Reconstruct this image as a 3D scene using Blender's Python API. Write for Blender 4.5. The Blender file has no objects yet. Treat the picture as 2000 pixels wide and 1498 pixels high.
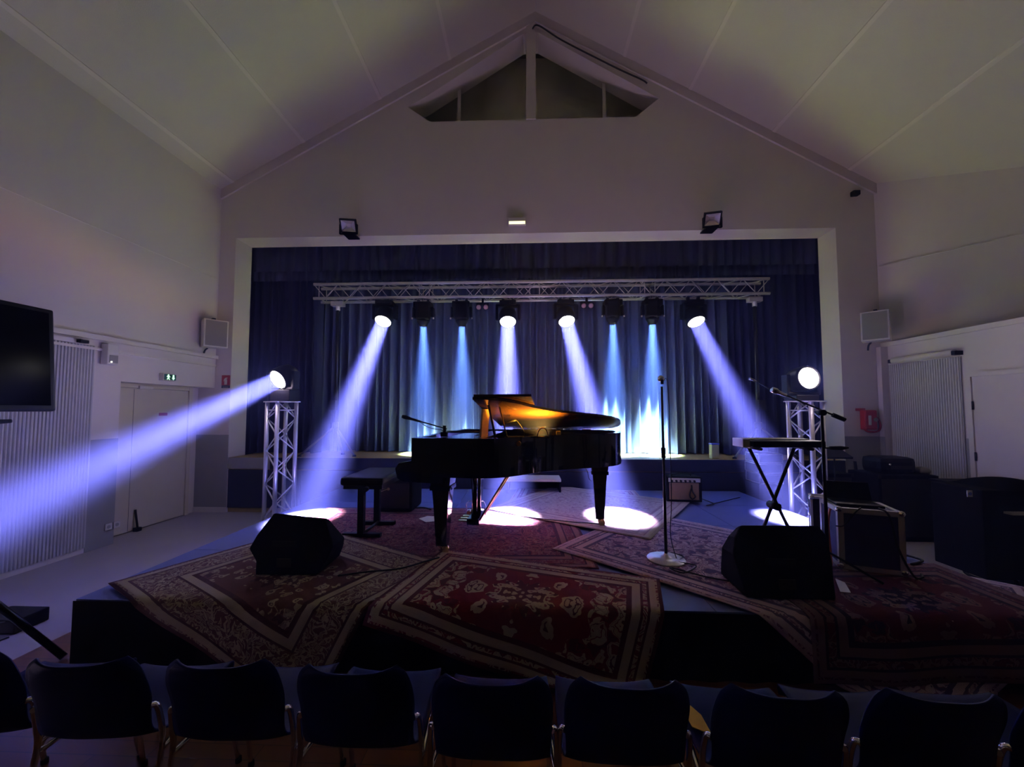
import bpy, bmesh, math, random
from mathutils import Vector, Matrix
from mathutils.geometry import tessellate_polygon
random.seed(7)
PI = math.pi
scene = bpy.context.scene
C = scene.collection

# ------------------------------------------------------------------ camera, world, exposure
F_PX, YAW, PITCH, SHIFT_PX = 740.0, math.radians(2.17), math.radians(2.8), 15.0
CAM = Vector((0.0, 0.0, 1.6))
cam_d = bpy.data.cameras.new('camera'); cam_d.sensor_width = 36.0
cam_d.lens = 36.0 * F_PX / 2000.0; cam_d.shift_y = SHIFT_PX / 2000.0; cam_d.clip_start = 0.02
cam = bpy.data.objects.new('camera', cam_d); C.objects.link(cam)
cam.location = CAM; cam.rotation_euler = (PI/2 + PITCH, 0, YAW)
scene.camera = cam
ROT = Matrix.Rotation(YAW, 3, 'Z') @ Matrix.Rotation(PI/2 + PITCH, 3, 'X')

HAZE, HAZE_G = 0.043, 0.25
world = bpy.data.worlds.new('world'); scene.world = world; world.use_nodes = True
wn = world.node_tree; wn.nodes.clear()
wo = wn.nodes.new('ShaderNodeOutputWorld')
bg = wn.nodes.new('ShaderNodeBackground'); bg.inputs[0].default_value = (0, 0, 0, 1); bg.inputs[1].default_value = 0
vs = wn.nodes.new('ShaderNodeVolumeScatter'); vs.inputs['Density'].default_value = HAZE; vs.inputs['Anisotropy'].default_value = HAZE_G
vs.inputs['Color'].default_value = (0.20, 0.27, 1, 1)
wn.links.new(bg.outputs[0], wo.inputs['Surface']); wn.links.new(vs.outputs[0], wo.inputs['Volume'])

scene.view_settings.view_transform = 'Standard'; scene.view_settings.look = 'None'
scene.view_settings.gamma = 1.0; scene.view_settings.use_curve_mapping = False
scene.view_settings.exposure = -0.1
cy = scene.cycles
cy.use_guiding = True; cy.use_surface_guiding = True; cy.use_volume_guiding = False
cy.use_denoising = True; cy.use_light_tree = False
cy.use_adaptive_sampling = True; cy.adaptive_threshold = 0.03
cy.max_bounces = 6; cy.diffuse_bounces = 4; cy.glossy_bounces = 4; cy.volume_bounces = 0
cy.sample_clamp_indirect = 40.0; cy.caustics_reflective = False; cy.caustics_refractive = False

# light strengths of the stage lamps (used by their builders further down)
BEAM_COL = (0.72, 0.58, 1.0)
WASH_W = 160.0          # each LED wash head on the truss
SPILL_W = 1.0; TOWER_SPILL_W = 9.0          # soft spill round each wash lens
PROFILE_W = 110.0        # each spot head lighting the curtain
PIANO_W = 88.0

# ------------------------------------------------------------------ pixel -> world
def ray(px, py):
    d = ROT @ Vector(((px - 1000.0) / F_PX, -(py - 749.0 - SHIFT_PX) / F_PX, -1.0))
    return d
def at(px, py, y):            # point of the photograph's line of sight at depth y
    d = ray(px, py); return CAM + d * (y / d.y)
def gr(px, py, h=0.4):        # ... at height h
    d = ray(px, py); return CAM + d * ((h - CAM.z) / d.z)
def onx(px, py, x):           # ... on a plane x = const
    d = ray(px, py); return CAM + d * (x / d.x)

# ------------------------------------------------------------------ materials
class NT:
    def __init__(s, name):
        s.m = bpy.data.materials.new(name); s.m.use_nodes = True
        s.t = s.m.node_tree; s.t.nodes.clear()
        s.out = s.n('ShaderNodeOutputMaterial'); s.b = s.n('ShaderNodeBsdfPrincipled')
        s.l(s.b.outputs[0], s.out.inputs[0])
    def n(s, typ, **kw):
        nd = s.t.nodes.new(typ)
        for k, v in kw.items(): setattr(nd, k, v)
        return nd
    def l(s, a, b): s.t.links.new(a, b)
    def val(s, sock, v):
        if hasattr(v, 'is_output') or hasattr(v, 'links'): s.l(v, sock)
        else: sock.default_value = v
    def math(s, op, a, b=0.0, c=0.0):
        nd = s.n('ShaderNodeMath', operation=op)
        s.val(nd.inputs[0], a); s.val(nd.inputs[1], b); s.val(nd.inputs[2], c)
        return nd.outputs[0]
    def mix(s, f, a, b):
        nd = s.n('ShaderNodeMix', data_type='RGBA')
        s.val(nd.inputs[0], f)
        for i, v in ((6, a), (7, b)):
            if isinstance(v, tuple): nd.inputs[i].default_value = (*v[:3], 1)
            else: s.l(v, nd.inputs[i])
        return nd.outputs[2]
    def noise(s, scale, detail=3, vec=None, rough=0.5):
        nd = s.n('ShaderNodeTexNoise'); nd.inputs['Scale'].default_value = scale
        nd.inputs['Detail'].default_value = detail; nd.inputs['Roughness'].default_value = rough
        if vec is not None: s.l(vec, nd.inputs['Vector'])
        return nd.outputs['Fac']
    def bump(s, h, strength, dist=0.01):
        b = s.n('ShaderNodeBump'); b.inputs['Strength'].default_value = strength; b.inputs['Distance'].default_value = dist
        s.l(h, b.inputs['Height']); s.l(b.outputs[0], s.b.inputs['Normal'])
    def coord(s, kind='Object'): return s.n('ShaderNodeTexCoord').outputs[kind]

def mat(name, col, rough=0.6, metal=0.0, var=0.06, nscale=6.0, bump=0.0, bscale=120.0, spec=0.5, sheen=0.0, coat=0.0):
    k = NT(name); co = k.coord()
    f = k.noise(nscale, 4, co)
    lo = tuple(c * (1 - var) for c in col); hi = tuple(min(1, c * (1 + var)) for c in col)
    k.l(k.mix(f, lo, hi), k.b.inputs['Base Color'])
    k.b.inputs['Roughness'].default_value = rough; k.b.inputs['Metallic'].default_value = metal
    k.b.inputs['Specular IOR Level'].default_value = spec
    if sheen: k.b.inputs['Sheen Weight'].default_value = sheen
    if coat: k.b.inputs['Coat Weight'].default_value = coat; k.b.inputs['Coat Roughness'].default_value = 0.03
    if bump: k.bump(k.noise(bscale, 2, co), bump)
    return k.m
def emit(name, col, strength):
    k = NT(name); k.b.inputs['Base Color'].default_value = (*col, 1)
    f = k.noise(30, 2, k.coord())
    k.l(k.mix(f, tuple(c * 0.9 for c in col), col), k.b.inputs['Emission Color'])
    k.b.inputs['Emission Strength'].default_value = strength
    k.m.cycles.emission_sampling = 'NONE'
    return k.m

M = {}
M['wall'] = mat('wall_paint', (0.68, 0.635, 0.635), 0.75, bump=0.15, bscale=160, var=0.04, nscale=1.5)
M['ceil'] = mat('ceiling_paint', (0.60, 0.57, 0.53), 0.8, bump=0.2, bscale=90, var=0.05, nscale=1.2)
M['rearwall'] = mat('darkened_rear_wall', (0.03, 0.025, 0.03), 0.9, spec=0.1)  # rear darkness put into the colour, keeps bounce off the foreground
M['trim'] = mat('trim_paint', (0.70, 0.66, 0.62), 0.6, var=0.03)
M['dado'] = mat('dado_grey_paint', (0.30, 0.30, 0.31), 0.7, bump=0.1)
M['shutter'] = mat('shutter_panel', (0.52, 0.52, 0.54), 0.5, var=0.05)
M['door'] = mat('door_cream', (0.62, 0.56, 0.47), 0.55, var=0.04)
M['vinyl'] = mat('vinyl_floor', (0.36, 0.34, 0.40), 0.45, var=0.12, nscale=3.0)
M['stage_navy'] = mat('stage_navy_panel', (0.012, 0.014, 0.05), 0.7)
M['stage_floor'] = mat('stage_boards', (0.42, 0.30, 0.11), 0.55, var=0.2, nscale=9)
M['deck'] = mat('platform_blue_grey_deck', (0.10, 0.14, 0.42), 0.55, bump=0.1, var=0.1)
M['black'] = mat('black_plastic', (0.008, 0.008, 0.010), 0.45, spec=0.2)
M['blackmat'] = mat('black_carpet_covering', (0.006, 0.006, 0.008), 0.9, bump=0.5, bscale=200, spec=0.1)
M['skirt'] = mat('black_skirt_cloth', (0.004, 0.004, 0.005), 0.95, spec=0.05)
M['grille'] = mat('black_grille', (0.015, 0.015, 0.016), 0.6, bump=0.6, bscale=300)
M['lacquer'] = mat('piano_lacquer', (0.006, 0.006, 0.007), 0.08, coat=0.6, var=0.0)
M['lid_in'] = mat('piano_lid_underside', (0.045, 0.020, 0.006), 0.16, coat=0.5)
M['gold'] = mat('gold_plate', (0.65, 0.42, 0.12), 0.35, metal=0.8)
M['brass'] = mat('brass', (0.75, 0.55, 0.22), 0.25, metal=1.0)
M['spruce'] = mat('spruce_soundboard', (0.55, 0.36, 0.16), 0.4)
M['chrome'] = mat('chrome', (0.75, 0.75, 0.78), 0.12, metal=1.0, var=0.0)
M['alu'] = mat('truss_aluminium', (0.72, 0.72, 0.75), 0.35, metal=0.6)
M['steel'] = mat('dark_steel', (0.05, 0.05, 0.055), 0.35, metal=0.7)
M['steel_mid'] = mat('mid_grey_steel', (0.16, 0.16, 0.18), 0.4, metal=0.5)
M['chair'] = mat('blue_chair_plastic', (0.005, 0.013, 0.11), 0.5, bump=0.1, bscale=250, spec=0.12)
M['leather'] = mat('black_leather', (0.008, 0.008, 0.012), 0.5, bump=0.2, spec=0.15)
M['white'] = mat('white_plastic', (0.62, 0.61, 0.60), 0.5)
M['grillegrey'] = mat('speaker_grille_grey', (0.26, 0.25, 0.24), 0.7, bump=0.4, bscale=300)
M['red'] = mat('red_enamel', (0.42, 0.02, 0.02), 0.45)
M['navy_sign'] = mat('navy_sign_print', (0.02, 0.02, 0.10), 0.5)
M['paper'] = mat('white_paper', (0.75, 0.74, 0.78), 0.8)
M['tweed'] = mat('amp_tweed_grille', (0.30, 0.19, 0.13), 0.85, bump=0.5, bscale=300, var=0.2, nscale=80)
M['casepanel'] = mat('flight_case_panel', (0.04, 0.04, 0.16), 0.5)
M['casedark'] = mat('flight_case_dark', (0.012, 0.012, 0.018), 0.5)
M['screen'] = mat('dark_glass_screen', (0.002, 0.002, 0.003), 0.15, spec=0.08)
M['cable'] = mat('black_cable_rubber', (0.008, 0.008, 0.009), 0.6)
M['yellow'] = mat('yellow_card', (0.75, 0.45, 0.05), 0.7)
M['attic'] = mat('attic_board', (0.68, 0.64, 0.60), 0.85, bump=0.2)
M['bluelid'] = mat('blue_lid', (0.08, 0.12, 0.6), 0.4)
M['label'] = mat('pale_green_label', (0.45, 0.46, 0.20), 0.6)
M['chair_tube'] = mat('black_gloss_tube', (0.02, 0.02, 0.025), 0.2, metal=0.6)
M['rubber'] = mat('black_rubber', (0.01, 0.01, 0.01), 0.85)
M['orange'] = mat('orange_cable', (0.7, 0.2, 0.06), 0.5)
M['lens_wash'] = emit('lit_wash_lens', (0.92, 0.92, 1.0), 14.0)
M['lens_spot'] = emit('lit_spot_lens', (0.75, 0.95, 1.0), 9.0)
M['lens_idle'] = mat('idle_pink_lens', (0.75, 0.50, 0.55), 0.2, coat=0.5)
M['glow_green'] = emit('exit_sign_glow', (0.55, 1.0, 0.80), 1.6)
M['sign_green'] = mat('exit_sign_green', (0.02, 0.16, 0.09), 0.4)
M['glow_emerg'] = emit('emergency_tube_glow', (1.0, 0.97, 0.62), 2.0)
M['led'] = emit('tiny_led', (1.0, 0.85, 0.5), 4.0)
M['led_w'] = emit('white_led', (1.0, 1.0, 0.95), 3.0)
M['flood_glass'] = mat('floodlight_reflector', (0.80, 0.76, 0.82), 0.15, metal=0.6)
M['piano_lamp'] = emit('amber_lamp_face', (1.0, 0.5, 0.06), 6.0)

def wood_floor():
    k = NT('parquet_floor'); co = k.coord()
    mp = k.n('ShaderNodeMapping'); k.l(co, mp.inputs[0]); mp.inputs['Scale'].default_value = (1, 1, 1)
    br = k.n('ShaderNodeTexBrick'); k.l(mp.outputs[0], br.inputs['Vector'])
    br.inputs['Color1'].default_value = (0.20, 0.07, 0.025, 1); br.inputs['Color2'].default_value = (0.14, 0.05, 0.018, 1)
    br.inputs['Mortar'].default_value = (0.06, 0.025, 0.01, 1); br.inputs['Scale'].default_value = 1.0
    br.inputs['Mortar Size'].default_value = 0.002; br.inputs['Brick Width'].default_value = 0.5; br.inputs['Row Height'].default_value = 0.08
    k.l(br.outputs[0], k.b.inputs['Base Color']); k.b.inputs['Roughness'].default_value = 0.35
    return k.m
M['parquet'] = wood_floor()

def velvet(name, col, stripe=9.0):
    k = NT(name); co = k.coord()
    mp = k.n('ShaderNodeMapping'); k.l(co, mp.inputs[0]); mp.inputs['Scale'].default_value = (stripe, 1, 0.25)
    f = k.noise(1.0, 3, mp.outputs[0])
    k.l(k.mix(f, tuple(c * 0.75 for c in col), tuple(c * 1.25 for c in col)), k.b.inputs['Base Color'])
    k.b.inputs['Roughness'].default_value = 0.9; k.b.inputs['Sheen Weight'].default_value = 0.10
    k.b.inputs['Sheen Tint'].default_value = (0.5, 0.55, 1, 1)
    k.bump(k.noise(250, 2, co), 0.2)
    return k.m
M['curtain'] = velvet('navy_velvet_curtain', (0.075, 0.095, 0.19))
M['valance'] = velvet('navy_velvet_valance', (0.045, 0.050, 0.14))
M['leg_curtain'] = velvet('dark_navy_side_curtain', (0.016, 0.018, 0.075))

def rug_mat(name, W, L, ground, main, light, dark, scale=6.0, border=0.28, medallion=True, fade=0.0, msz=(0.34, 0.30)):
    scale *= 1.6
    """Persian rug pattern in the rug's own flat metres (UV): borders, floral scrolls, medallion."""
    k = NT(name)
    uv = k.n('ShaderNodeUVMap').outputs[0]
    sp = k.n('ShaderNodeSeparateXYZ'); k.l(uv, sp.inputs[0])
    a, b = sp.outputs[0], sp.outputs[1]
    ca = k.math('ABSOLUTE', k.math('SUBTRACT', a, W/2)); cb = k.math('ABSOLUTE', k.math('SUBTRACT', b, L/2))
    d = k.math('MINIMUM', k.math('SUBTRACT', W/2, ca), k.math('SUBTRACT', L/2, cb))
    # mirrored, slightly warped coordinates
    cx = k.n('ShaderNodeCombineXYZ'); k.l(ca, cx.inputs[0]); k.l(cb, cx.inputs[1])
    w1 = k.noise(9.0, 2, cx.outputs[0]); mv = k.n('ShaderNodeMapping'); mv.inputs['Location'].default_value = (7.3, 2.1, 0); k.l(cx.outputs[0], mv.inputs[0])
    w2 = k.noise(9.0, 2, mv.outputs[0])
    cx2 = k.n('ShaderNodeCombineXYZ'); k.l(k.math('ADD', ca, k.math('MULTIPLY', w1, 0.16)), cx2.inputs[0]); k.l(k.math('ADD', cb, k.math('MULTIPLY', w2, 0.16)), cx2.inputs[1])
    vec = cx2.outputs[0]
    def vor(sc, feat='F1'):
        nd = k.n('ShaderNodeTexVoronoi', feature=feat); nd.inputs['Scale'].default_value = sc; k.l(vec, nd.inputs['Vector']); return nd
    def ramp(f, stops):
        r = k.n('ShaderNodeValToRGB'); r.color_ramp.interpolation = 'CONSTANT'
        e = r.color_ramp.elements
        e[0].position, e[0].color = stops[0][0], (*stops[0][1], 1)
        e[1].position, e[1].color = stops[1][0], (*stops[1][1], 1)
        for p, c in stops[2:]:
            n_ = e.new(p); n_.color = (*c, 1)
        k.l(f, r.inputs[0]); return r.outputs[0]
    v1 = vor(scale); v2 = vor(scale * 2.3)
    n1 = k.noise(scale * 1.5, 2, vec, 0.45); n2 = k.noise(scale * 2.6, 2, vec, 0.4)
    blot = ramp(n1, [(0, dark), (0.40, main), (0.475, light), (0.535, dark), (0.555, ground), (0.63, light), (0.67, main)])
    petals = ramp(v1.outputs['Distance'], [(0, dark), (0.10, light), (0.26, main), (0.32, light), (0.40, ground)])
    field = k.mix(k.math('LESS_THAN', v1.outputs['Distance'], 0.30), blot, petals)
    if medallion:
        ang = k.math('ARCTAN2', cb, ca)
        rr = k.math('SQRT', k.math('ADD', k.math('POWER', k.math('DIVIDE', ca, W * msz[0]), 2.0), k.math('POWER', k.math('DIVIDE', cb, L * msz[1]), 2.0)))
        rr = k.math('ADD', rr, k.math('MULTIPLY', k.math('SINE', k.math('MULTIPLY', ang, 14.0)), 0.07))
        med = k.math('LESS_THAN', rr, 1.0); medi = k.math('LESS_THAN', rr, 0.45)
        mcol = ramp(v1.outputs['Distance'], [(0, light), (0.14, dark), (0.2, light), (0.36, main)])
        icol = ramp(v2.outputs['Distance'], [(0, main), (0.2, light), (0.45, light), (0.5, dark)])
        field = k.mix(med, field, mcol); field = k.mix(medi, field, icol)
    bfl = ramp(n2, [(0, main), (0.43, dark), (0.46, light), (0.56, main), (0.62, ground)])
    col = k.mix(k.math('LESS_THAN', d, border), field, bfl)
    for lo, hi, cc in ((border - 0.02, border + 0.012, dark), (border - 0.07, border - 0.02, light), (border - 0.085, border - 0.07, dark),
                       (0.075, 0.09, dark), (0.035, 0.075, light), (-0.1, 0.022, light if fade else dark)):
        msk = k.math('MULTIPLY', k.math('GREATER_THAN', d, lo), k.math('LESS_THAN', d, hi))
        col = k.mix(msk, col, cc)
    wear = k.noise(2.2, 5, uv); tuft = k.noise(180, 2, uv)
    col = k.mix(k.math('MULTIPLY', k.math('SUBTRACT', wear, 0.35), 0.9 * (0.4 + fade)), col, tuple((x + y) / 2 for x, y in zip(ground, light)))
    col = k.mix(k.math('MULTIPLY', tuft, 0.35), col, dark)
    k.l(col, k.b.inputs['Base Color']); k.b.inputs['Roughness'].default_value = 0.95
    k.b.inputs['Specular IOR Level'].default_value = 0.15
    k.bump(tuft, 0.5, 0.004)
    return k.m

# ------------------------------------------------------------------ mesh builder
class MB:
    def __init__(s): s.v = []; s.f = []; s.sm = []
    def _add(s, vs, fs, smooth=False):
        o = len(s.v); s.v += [Vector(p) for p in vs]
        for f in fs: s.f.append([i + o for i in f]); s.sm.append(smooth)
        return s
    def box(s, lo, hi, m=None, bev=0.0):
        x0, y0, z0 = lo; x1, y1, z1 = hi
        if bev <= 0:
            vs = [(x, y, z) for z in (z0, z1) for y in (y0, y1) for x in (x0, x1)]
            fs = [(0, 2, 3, 1), (4, 5, 7, 6), (0, 1, 5, 4), (2, 6, 7, 3), (0, 4, 6, 2), (1, 3, 7, 5)]
        else:
            bm = bmesh.new(); bmesh.ops.create_cube(bm, size=1.0)
            for v in bm.verts: v.co = Vector(((x0+x1)/2 + v.co.x*(x1-x0), (y0+y1)/2 + v.co.y*(y1-y0), (z0+z1)/2 + v.co.z*(z1-z0)))
            bmesh.ops.bevel(bm, geom=bm.edges[:], offset=bev, segments=2, profile=0.6, affect='EDGES')
            bm.verts.index_update(); vs = [v.co.copy() for v in bm.verts]; fs = [[v.index for v in f.verts] for f in bm.faces]; bm.free()
        if m is not None: vs = [m @ Vector(p) for p in vs]
        return s._add(vs, fs)
    def tube(s, pts, r, n=8, cap=True):
        pts = [Vector(p) for p in pts]; rs = r if isinstance(r, (list, tuple)) else [r] * len(pts)
        rings = []; prev = None
        for i, p in enumerate(pts):
            t = (pts[min(i+1, len(pts)-1)] - pts[max(i-1, 0)]).normalized()
            if prev is None:
                ref = Vector((0, 0, 1)) if abs(t.z) < 0.9 else Vector((1, 0, 0)); u = t.cross(ref).normalized()
            else:
                u = (prev - t * prev.dot(t)).normalized()
            prev = u; w = t.cross(u)
            rings.append([p + (u * math.cos(2*PI*k/n) + w * math.sin(2*PI*k/n)) * rs[i] for k in range(n)])
        vs = [q for rg in rings for q in rg]; fs = []
        for i in range(len(pts)-1):
            for k in range(n):
                fs.append((i*n+k, i*n+(k+1) % n, (i+1)*n+(k+1) % n, (i+1)*n+k))
        s._add(vs, fs, True)
        if cap:
            o = len(s.v) - len(vs)
            s.f.append([o + k for k in range(n)][::-1]); s.sm.append(False)
            e = o + (len(pts)-1)*n; s.f.append([e + k for k in range(n)]); s.sm.append(False)
        return s
    def lathe(s, prof, m=None, n=24):       # prof: (r, z) along local z
        vs = []; fs = []
        for r, z in prof:
            for k in range(n): vs.append(Vector((r*math.cos(2*PI*k/n), r*math.sin(2*PI*k/n), z)))
        L = len(prof)
        for i in range(L-1):
            for k in range(n): fs.append((i*n+k, i*n+(k+1) % n, (i+1)*n+(k+1) % n, (i+1)*n+k))
        if m is not None: vs = [m @ p for p in vs]
        s._add(vs, fs, True); o = len(s.v) - len(vs)
        if prof[0][0] > 1e-6: s.f.append([o+k for k in range(n)][::-1]); s.sm.append(False)
        if prof[-1][0] > 1e-6: s.f.append([o+(L-1)*n+k for k in range(n)]); s.sm.append(False)
        return s
    def prism(s, loop, dirv, m=None):       # extrude a planar loop of 3d points by a vector
        loop = [Vector(p) for p in loop]; d = Vector(dirv); n = len(loop)
        tri = tessellate_polygon([loop])
        vs = loop + [p + d for p in loop]; fs = []
        for t in tri: fs.append(tuple(t)); fs.append(tuple(i + n for i in reversed(t)))
        for k in range(n): fs.append((k, k + n, (k+1) % n + n, (k+1) % n))
        if m is not None: vs = [m @ p for p in vs]
        return s._add(vs, fs)
    def holed(s, loops, dirv):
        loops = [[Vector(p) for p in lp] for lp in loops]; d = Vector(dirv)
        flat = [p for lp in loops for p in lp]; n = len(flat)
        fs = []
        for t in tessellate_polygon(loops): fs.append(tuple(t)); fs.append(tuple(i + n for i in reversed(t)))
        o = 0
        for lp in loops:
            c = len(lp)
            for k in range(c): fs.append((o+k, o+k+n, o+(k+1) % c+n, o+(k+1) % c))
            o += c
        return s._add(flat + [p + d for p in flat], fs)
    def grid(s, fn, nu, nv, smooth=True):
        vs = [fn(i/nu, j/nv) for j in range(nv+1) for i in range(nu+1)]
        fs = [(j*(nu+1)+i, j*(nu+1)+i+1, (j+1)*(nu+1)+i+1, (j+1)*(nu+1)+i) for j in range(nv) for i in range(nu)]
        return s._add(vs, fs, smooth)
    def mesh(s, name, off=Vector((0, 0, 0))):
        me = bpy.data.meshes.new(name); me.from_pydata([tuple(p - off) for p in s.v], [], s.f)
        me.polygons.foreach_set('use_smooth', s.sm)
        bm = bmesh.new(); bm.from_mesh(me); bmesh.ops.recalc_face_normals(bm, faces=bm.faces[:]); bm.to_mesh(me); bm.free()
        me.update(); return me
    def build(s, name, m, parent=None):
        off = root_loc(parent); me = s.mesh(name, off); me.materials.append(m)
        o = bpy.data.objects.new(name, me); C.objects.link(o)
        if parent is not None: o.parent = parent
        return o
def root_loc(p):
    v = Vector((0, 0, 0))
    while p is not None: v += p.location; p = p.parent
    return v
def tag(o, label=None, cat=None, group=None, kind=None):
    if label: o['label'] = label
    if cat: o['category'] = cat
    if group: o['group'] = group
    if kind: o['kind'] = kind
    return o
def thing(name, label, cat, loc=(0, 0, 0), group=None):
    o = bpy.data.objects.new(name, None); o.empty_display_size = 0.1; C.objects.link(o); o.location = loc
    return tag(o, label, cat, group)
def struct(name, mb, m, parent=None):
    o = mb.build(name, m, parent)
    if parent is None: o['kind'] = 'structure'
    return o
def copy_tree(o, parent=None):
    c = o.copy(); C.objects.link(c)
    if parent is not None: c.parent = parent
    for ch in list(o.children): copy_tree(ch, c)
    return c
def inst(name, me, parent, p0, p1=None, rot=None):   # a piece sharing mesh data; mesh runs along +z from 0 to 1*L
    o = bpy.data.objects.new(name, me); C.objects.link(o); o.parent = parent
    o.location = Vector(p0) - root_loc(parent)
    if p1 is not None: o.rotation_euler = (Vector(p1) - Vector(p0)).to_track_quat('Z', 'Y').to_euler()
    return o
def frame_to(d, up=Vector((0, 0, 1))):        # matrix whose local +z points along d
    z = Vector(d).normalized()
    x = up.cross(z)
    if x.length < 1e-3: x = Vector((1, 0, 0))
    x.normalize(); y = z.cross(x)
    return Matrix((x, y, z)).transposed()
def mat4(R, t): 
    m = R.to_4x4(); m.translation = Vector(t); return m
def bez(p0, p1, p2, n=10):
    p0, p1, p2 = Vector(p0), Vector(p1), Vector(p2)
    return [p0*(1-t)**2 + p1*2*t*(1-t) + p2*t*t for t in [i/n for i in range(n+1)]]
def smooth_path(pts, n=6):                     # catmull-rom through points
    P = [Vector(p) for p in pts]; out = []
    for i in range(len(P)-1):
        a, b, c, d = P[max(i-1, 0)], P[i], P[i+1], P[min(i+2, len(P)-1)]
        for k in range(n):
            t = k/n
            out.append(0.5*((2*b) + (c-a)*t + (2*a-5*b+4*c-d)*t*t + (3*b-a-3*c+d)*t**3))
    out.append(P[-1]); return out

# ------------------------------------------------------------------ the hall
YS = 5.83                   # plane of the stage wall
YB = 6.19                   # back of the proscenium reveal
def w(px, py, y=YS): return at(px, py, y)
HALL_L, HALL_R, NICHE_L = -4.95, 5.32, -5.22
REAR = -11.0
eaveL, eaveR, ridge = w(405, 388), w(1692, 352), w(1045, 26)
slopeL = (ridge.z - eaveL.z) / (ridge.x - eaveL.x); slopeR = (ridge.z - eaveR.z) / (eaveR.x - ridge.x)
def roofz(x): return ridge.z - (ridge.x - x) * slopeL if x < ridge.x else ridge.z - (x - ridge.x) * slopeR
PAR_L, PAR_R = -3.28, 3.6
b = MB(); b.box((-5.6, REAR, -0.12), (9.4, YS + 0.4, 0.0)); struct('floor', b, M['vinyl'])
b = MB(); b.box((PAR_L, REAR, 0.0005), (PAR_R, 4.2, 0.004)); struct('floor_parquet', b, M['parquet'])

# proscenium (stage) wall with the stage opening and the attic opening cut out
oL, oR, oT = w(461, 465), w(1632, 443), w(1045, 455)
OX0, OX1, OZ = oL.x, oR.x, oT.z
flat = 0.13
outer = [(-6.0, YS, 0), (OX0, YS, 0), (OX0, YS, OZ), (OX1, YS, OZ), (OX1, YS, 0), (6.4, YS, 0), (6.4, YS, roofz(6.4) + 0.02),
         (ridge.x + flat, YS, ridge.z - flat*slopeR + 0.02), (ridge.x - flat, YS, ridge.z - flat*slopeL + 0.02), (-6.0, YS, roofz(-6.0) + 0.02)]
att = [w(*p) for p in ((796, 209), (840, 238), (1242, 228), (1287, 192), (1262, 178), (1052, 64), (1022, 66), (830, 190))]
b = MB(); b.holed([outer, att], (0, YB - YS, 0)); wall_stage = struct('wall_stage', b, M['wall'])
# raised verge board that follows the gable
b = MB()
for sgn, e0 in ((-1, eaveL), (1, eaveR)):
    p0 = Vector((ridge.x, YS - 0.03, ridge.z)); p1 = Vector((e0.x + sgn*0.3, YS - 0.03, roofz(e0.x + sgn*0.3)))
    dn = Vector((0, 0, -0.16))
    b.prism([p0, p1, p1 + dn, p0 + dn], (0, 0.035, 0))
b.build('verge_board', M['wall'], wall_stage)
# attic recess: boards behind the opening, king post and thin struts
b = MB(); b.box((w(770, 200).x, 6.62, w(770, 260).z), (w(1310, 200).x, 6.66, ridge.z)); b.build('attic_backboard', M['attic'], wall_stage)
k0, k1 = w(1028, 234), w(1046, 55)
b = MB(); b.box((k0.x, YS - 0.02, k0.z), (k1.x, YS + 0.12, ridge.z - 0.12)); b.build('king_post', M['wall'], wall_stage)
for px in (897, 1180):
    p, q = w(px, 236, 6.1), w(px, 150, 6.1)
    b = MB(); b.box((p.x - 0.025, 6.08, p.z - 0.1), (p.x + 0.025, 6.12, q.z + 0.3)); b.build('strut', M['wall'], wall_stage)
# painted dado on the stage-wall piers
dz = w(420, 849).z
for x0, x1, xx in ((-6.0, OX0, 0), (OX1, 6.4, 1)):
    b = MB(); b.box((x0, YS - 0.004, 0), (x1 - 0.0 if xx else x1, YS, dz)); b.build('dado', M['dado'], wall_stage)
cpts = [w(1040, 62), w(1052, 56), w(1100, 86), w(1200, 137), w(1250, 160), w(1262, 168)]
b = MB(); b.tube(smooth_path([p + Vector((0, -0.05, 0)) for p in cpts]), 0.012, 6); b.build('conduit', M['steel'], wall_stage)

# ceiling: two slopes with cover strips on the board joints
def slab(x0, x1, y0, y1, up=0.12):
    z0, z1 = roofz(x0), roofz(x1)
    return MB().prism([(x0, y0, z0), (x1, y0, z1), (x1, y0, z1 + up), (x0, y0, z0 + up)], (0, y1 - y0, 0))
ceil = slab(-6.0, ridge.x, REAR, YS + 0.4).build('ceiling', M['ceil']); ceil['kind'] = 'structure'
slab(ridge.x, 9.4, REAR, YS + 0.4).build('ceiling_slope', M['ceil'], ceil)
for px, py in ((459, 335), (597, 245), (745, 168), (880, 92), (1218, 100), (1345, 150), (1507, 230), (1654, 318)):
    x = w(px, py).x; s = slopeL if x < ridge.x else -slopeR; z = roofz(x); h = 0.022
    b = MB(); b.prism([(x - h, REAR, z - h*s), (x + h, REAR, z + h*s), (x + h, REAR, z + h*s - 0.010), (x - h, REAR, z - h*s - 0.010)], (0, YS - REAR - 0.003, 0))
    b.build('cover_strip', M['trim'], ceil)

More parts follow.
